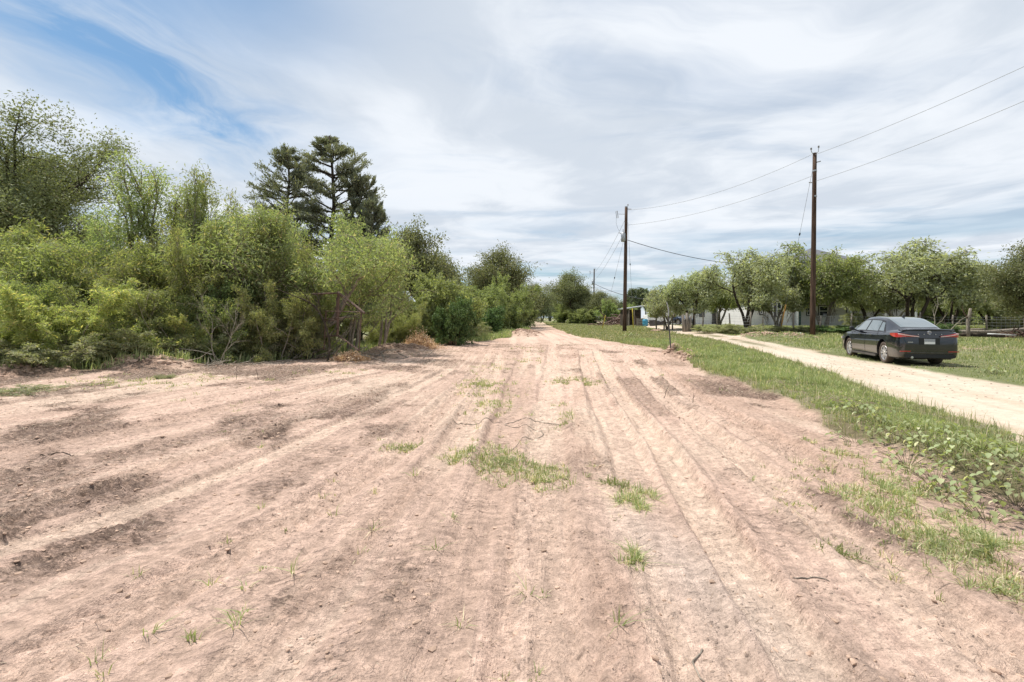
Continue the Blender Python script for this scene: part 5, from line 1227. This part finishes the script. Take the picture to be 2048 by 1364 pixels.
    # mirrors, handles, lights
    for sx_ in (-1, 1):
        m = MB(); m.tube([(sx_ * .86, .80, .965), (sx_ * .95, .79, .985)], [.03, .025], 6); 
        V = np.array([[(sx_ * (.93 + .20 * u_), .80 + .055 * math.cos(t) * q_ - .04 * u_, 1.03 + .075 * math.sin(t) * q_) for t in np.linspace(0, 6.283, 14, endpoint=False)] for u_, q_ in ((0, .55), (.12, .9), (.5, 1.05), (.85, .9), (1, .5))]).reshape(-1, 3)
        m.add(V, [(i * 14 + j, i * 14 + (j + 1) % 14, (i + 1) * 14 + (j + 1) % 14, (i + 1) * 14 + j) for i in range(4) for j in range(14)] + [tuple(range(56, 70)), tuple(range(13, -1, -1))]); m.build('mirror', MAT['cartrim'] if sx_ < 0 else paint, root, True)
        for yh in (-.62, .28): MB().box(min(sx_ * .895, sx_ * .932), max(sx_ * .895, sx_ * .932), yh, yh + .17, .835, .862).build('door_handle', paint, root)
        # tail lamp wraps round the corner
        xs_p = [(.925, -1.96, .905, .955), (.925, -2.12, .865, .965), (.91, -2.26, .845, .968), (.88, -2.37, .845, .965), (.80, -2.435, .85, .955), (.68, -2.462, .865, .93), (.50, -2.475, .862, .905), (.30, -2.48, .862, .885)]
        V = []
        for (a, b_, c0, c1) in xs_p:
            nrm_ = nrm(np.array([a - .3, b_ + 1.7, 0])); V += [(sx_ * (a - .02), b_ + .02, c0), (sx_ * (a + .014), b_ - .006, c0), (sx_ * (a + .014), b_ - .006, c1), (sx_ * (a - .03), b_ + .03, c1)]
        m = MB(); m.add(V, [(4 * i + j, 4 * i + j + 1, 4 * i + 5 + j, 4 * i + 4 + j) for i in range(7) for j in range(3)]); tl = m.build('tail_light', MAT['tail'], root)
        V = []
        for (a, b_, c0, c1) in xs_p[3:]: zc_ = c1 - .018; V += [(sx_ * (a + .016), b_ - .012, zc_ - .010), (sx_ * (a + .016), b_ - .012, zc_ + .010)]
        m = MB(); m.add(V, [(2 * i, 2 * i + 1, 2 * i + 3, 2 * i + 2) for i in range(4)]); m.build('light_strip', MAT['lens'], tl)
        MB().box(min(sx_ * .62, sx_ * .80), max(sx_ * .62, sx_ * .80), 2.33, 2.40, .62, .69).build('headlight', MAT['lens'], root)
        m = MB(); m.box(min(sx_ * .906, sx_ * .935), max(sx_ * .906, sx_ * .935), -.93, 1.03, .19, .255); m.build('side_skirt', MAT['cartrim2'], root)
        m = MB(); m.box(min(sx_ * .55, sx_ * .86), max(sx_ * .55, sx_ * .86), -2.462, -2.43, .43, .455); m.build('reflector', MAT['tail'], root)
    if full:
        m = MB(); m.box(-.72, .72, -2.48, -2.30, .26, .36); m.build('rear_diffuser', MAT['cartrim'], root)
        m = MB(); m.box(-.66, .66, -2.475, -2.44, .395, .415); m.build('bumper_highlight', MAT['cartrim2'], root)  # paler strip laid on as the highlight of the bumper crease
        m = MB(); m.box(-.30, .30, -2.472, -2.445, .64, .83); m.build('plate_recess', MAT['cartrim'], root)
        pl_ = MB().box(-.155, .155, -2.484, -2.474, .655, .805).build('number_plate', MAT['plate'], root)
        MB().box(-.155, .155, -2.487, -2.4845, .725, .805).build('plate_print', MAT['plateprint'], pl_)
        # lip spoiler along the edge of the boot lid
        V = []
        for k in range(17):
            x_ = -.80 + 1.6 * k / 16; b_ = -2.40 + .09 * (x_ / .8) ** 2; V += [(x_, b_ - .045, 1.055 - .02 * (x_ / .8) ** 2), (x_, b_ + .0, 1.095 - .03 * (x_ / .8) ** 2), (x_, b_ + .12, 1.088 - .03 * (x_ / .8) ** 2), (x_, b_ + .03, 1.03)]
        m = MB(); m.add(V, [(4 * i + j, 4 * i + (j + 1) % 4, 4 * i + 4 + (j + 1) % 4, 4 * i + 4 + j) for i in range(16) for j in range(4)]); m.build('boot_lip', paint, root, True)
        # oval emblem and small letters
        m = MB(); th = np.linspace(0, 2 * np.pi, 25)
        for rx, rz, cz_ in ((.062, .042, .985), (.024, .040, .985), (.045, .016, 1.0)): m.tube(np.c_[rx * np.cos(th), np.full(25, -2.447), cz_ + rz * np.sin(th)], .006, 4, False)
        m.build('emblem', MAT['alloy'], root)
        for k in range(5): MB().box(-.64 + k * .032, -.618 + k * .032, -2.478, -2.462, .695, .72).build('badge_letter', MAT['alloy'], root)
        for k in range(5): MB().box(-.34 + k * .17, -.315 + k * .17, -2.462, -2.44, .925, .945).build('boot_letter', MAT['alloy'], root)
        V = [(0, -.98, 1.40), (.02, -.80, 1.43), (-.02, -.80, 1.43), (0, -1.0, 1.495), (0, -.93, 1.50)]
        m = MB(); m.add(V, [(0, 1, 4, 3), (2, 0, 3, 4), (1, 2, 4)]); m.build('aerial', MAT['cartrim'], root)
        m = MB(); m.tube([(-.52, -2.40, .27), (-.52, -2.50, .27)], .035, 12); m.build('exhaust', MAT['alloy'], root)
    return root
MAT['tyre'] = solid('dusty_tyre', (.10, .075, .058), .9, var=.2)
MAT['alloy'] = solid('silver_alloy', (.62, .62, .64), .28, .75, var=.05)
MAT['carglass'] = solid('tinted_glass', (.09, .12, .13), .03, spec=1.0, var=.02, coat=1.0)
MAT['cartrim'] = solid('black_plastic', (.018, .018, .02), .5, var=.05)
MAT['cartrim2'] = solid('dusty_trim', (.09, .08, .075), .5, var=.2)
MAT['tail'] = solid('red_lamp', (.42, .015, .02), .12, spec=.8, var=.02, coat=1.0)
MAT['lens'] = solid('clear_lamp', (.75, .62, .60), .15, spec=.8, var=.02, coat=1.0)
MAT['plate'] = solid('plate_white', (.80, .80, .80), .4, var=.02)
MAT['plateprint'] = solid('plate_grey', (.42, .43, .47), .4, var=.25, scale=60)
def paint(name, c):
    m, t, b = new_mat(name); g_ = t.node('ShaderNodeTexCoord'); sp_ = t.node('ShaderNodeSeparateXYZ'); t.l.new(g_.outputs['Object'], sp_.inputs[0])
    n = t.noise(g_.outputs['Object'], 5, 5, .6); low_ = t.rng(sp_.outputs[2], .75, .2); f = t.m('MULTIPLY', t.m('MULTIPLY', low_, t.rng(n, .3, .7, .5, 1)), .22)
    t.l.new(t.mix(f, rgb(*c), rgb(.26, .20, .15)), b.inputs['Base Color']); t.l.new(t.m('ADD', t.m('MULTIPLY', f, .6), .12), b.inputs['Roughness'])
    b.inputs['Metallic'].default_value = .25; b.inputs['Coat Weight'].default_value = .9; b.inputs['Coat Roughness'].default_value = .03; return m
car = make_car('parked_car', paint('black_paint', (.012, .015, .022)), 'black sedan parked on the grass at the edge of the gravel road, seen from behind')
car.scale = (.89, .97, 1.06); car.location = (13.25, 17.5, .0); car.rotation_euler = (R(.45), 0, -.244)
car2 = make_car('parked_car', paint('dark_blue_paint', (.02, .035, .07)), 'dark blue car parked far off between the trailer box and the grey stump', full=False)
x_, y_ = X(1347, 62), 62; car2.location = (x_, y_, gz(x_, y_)); car2.rotation_euler = (0, 0, R(-150))
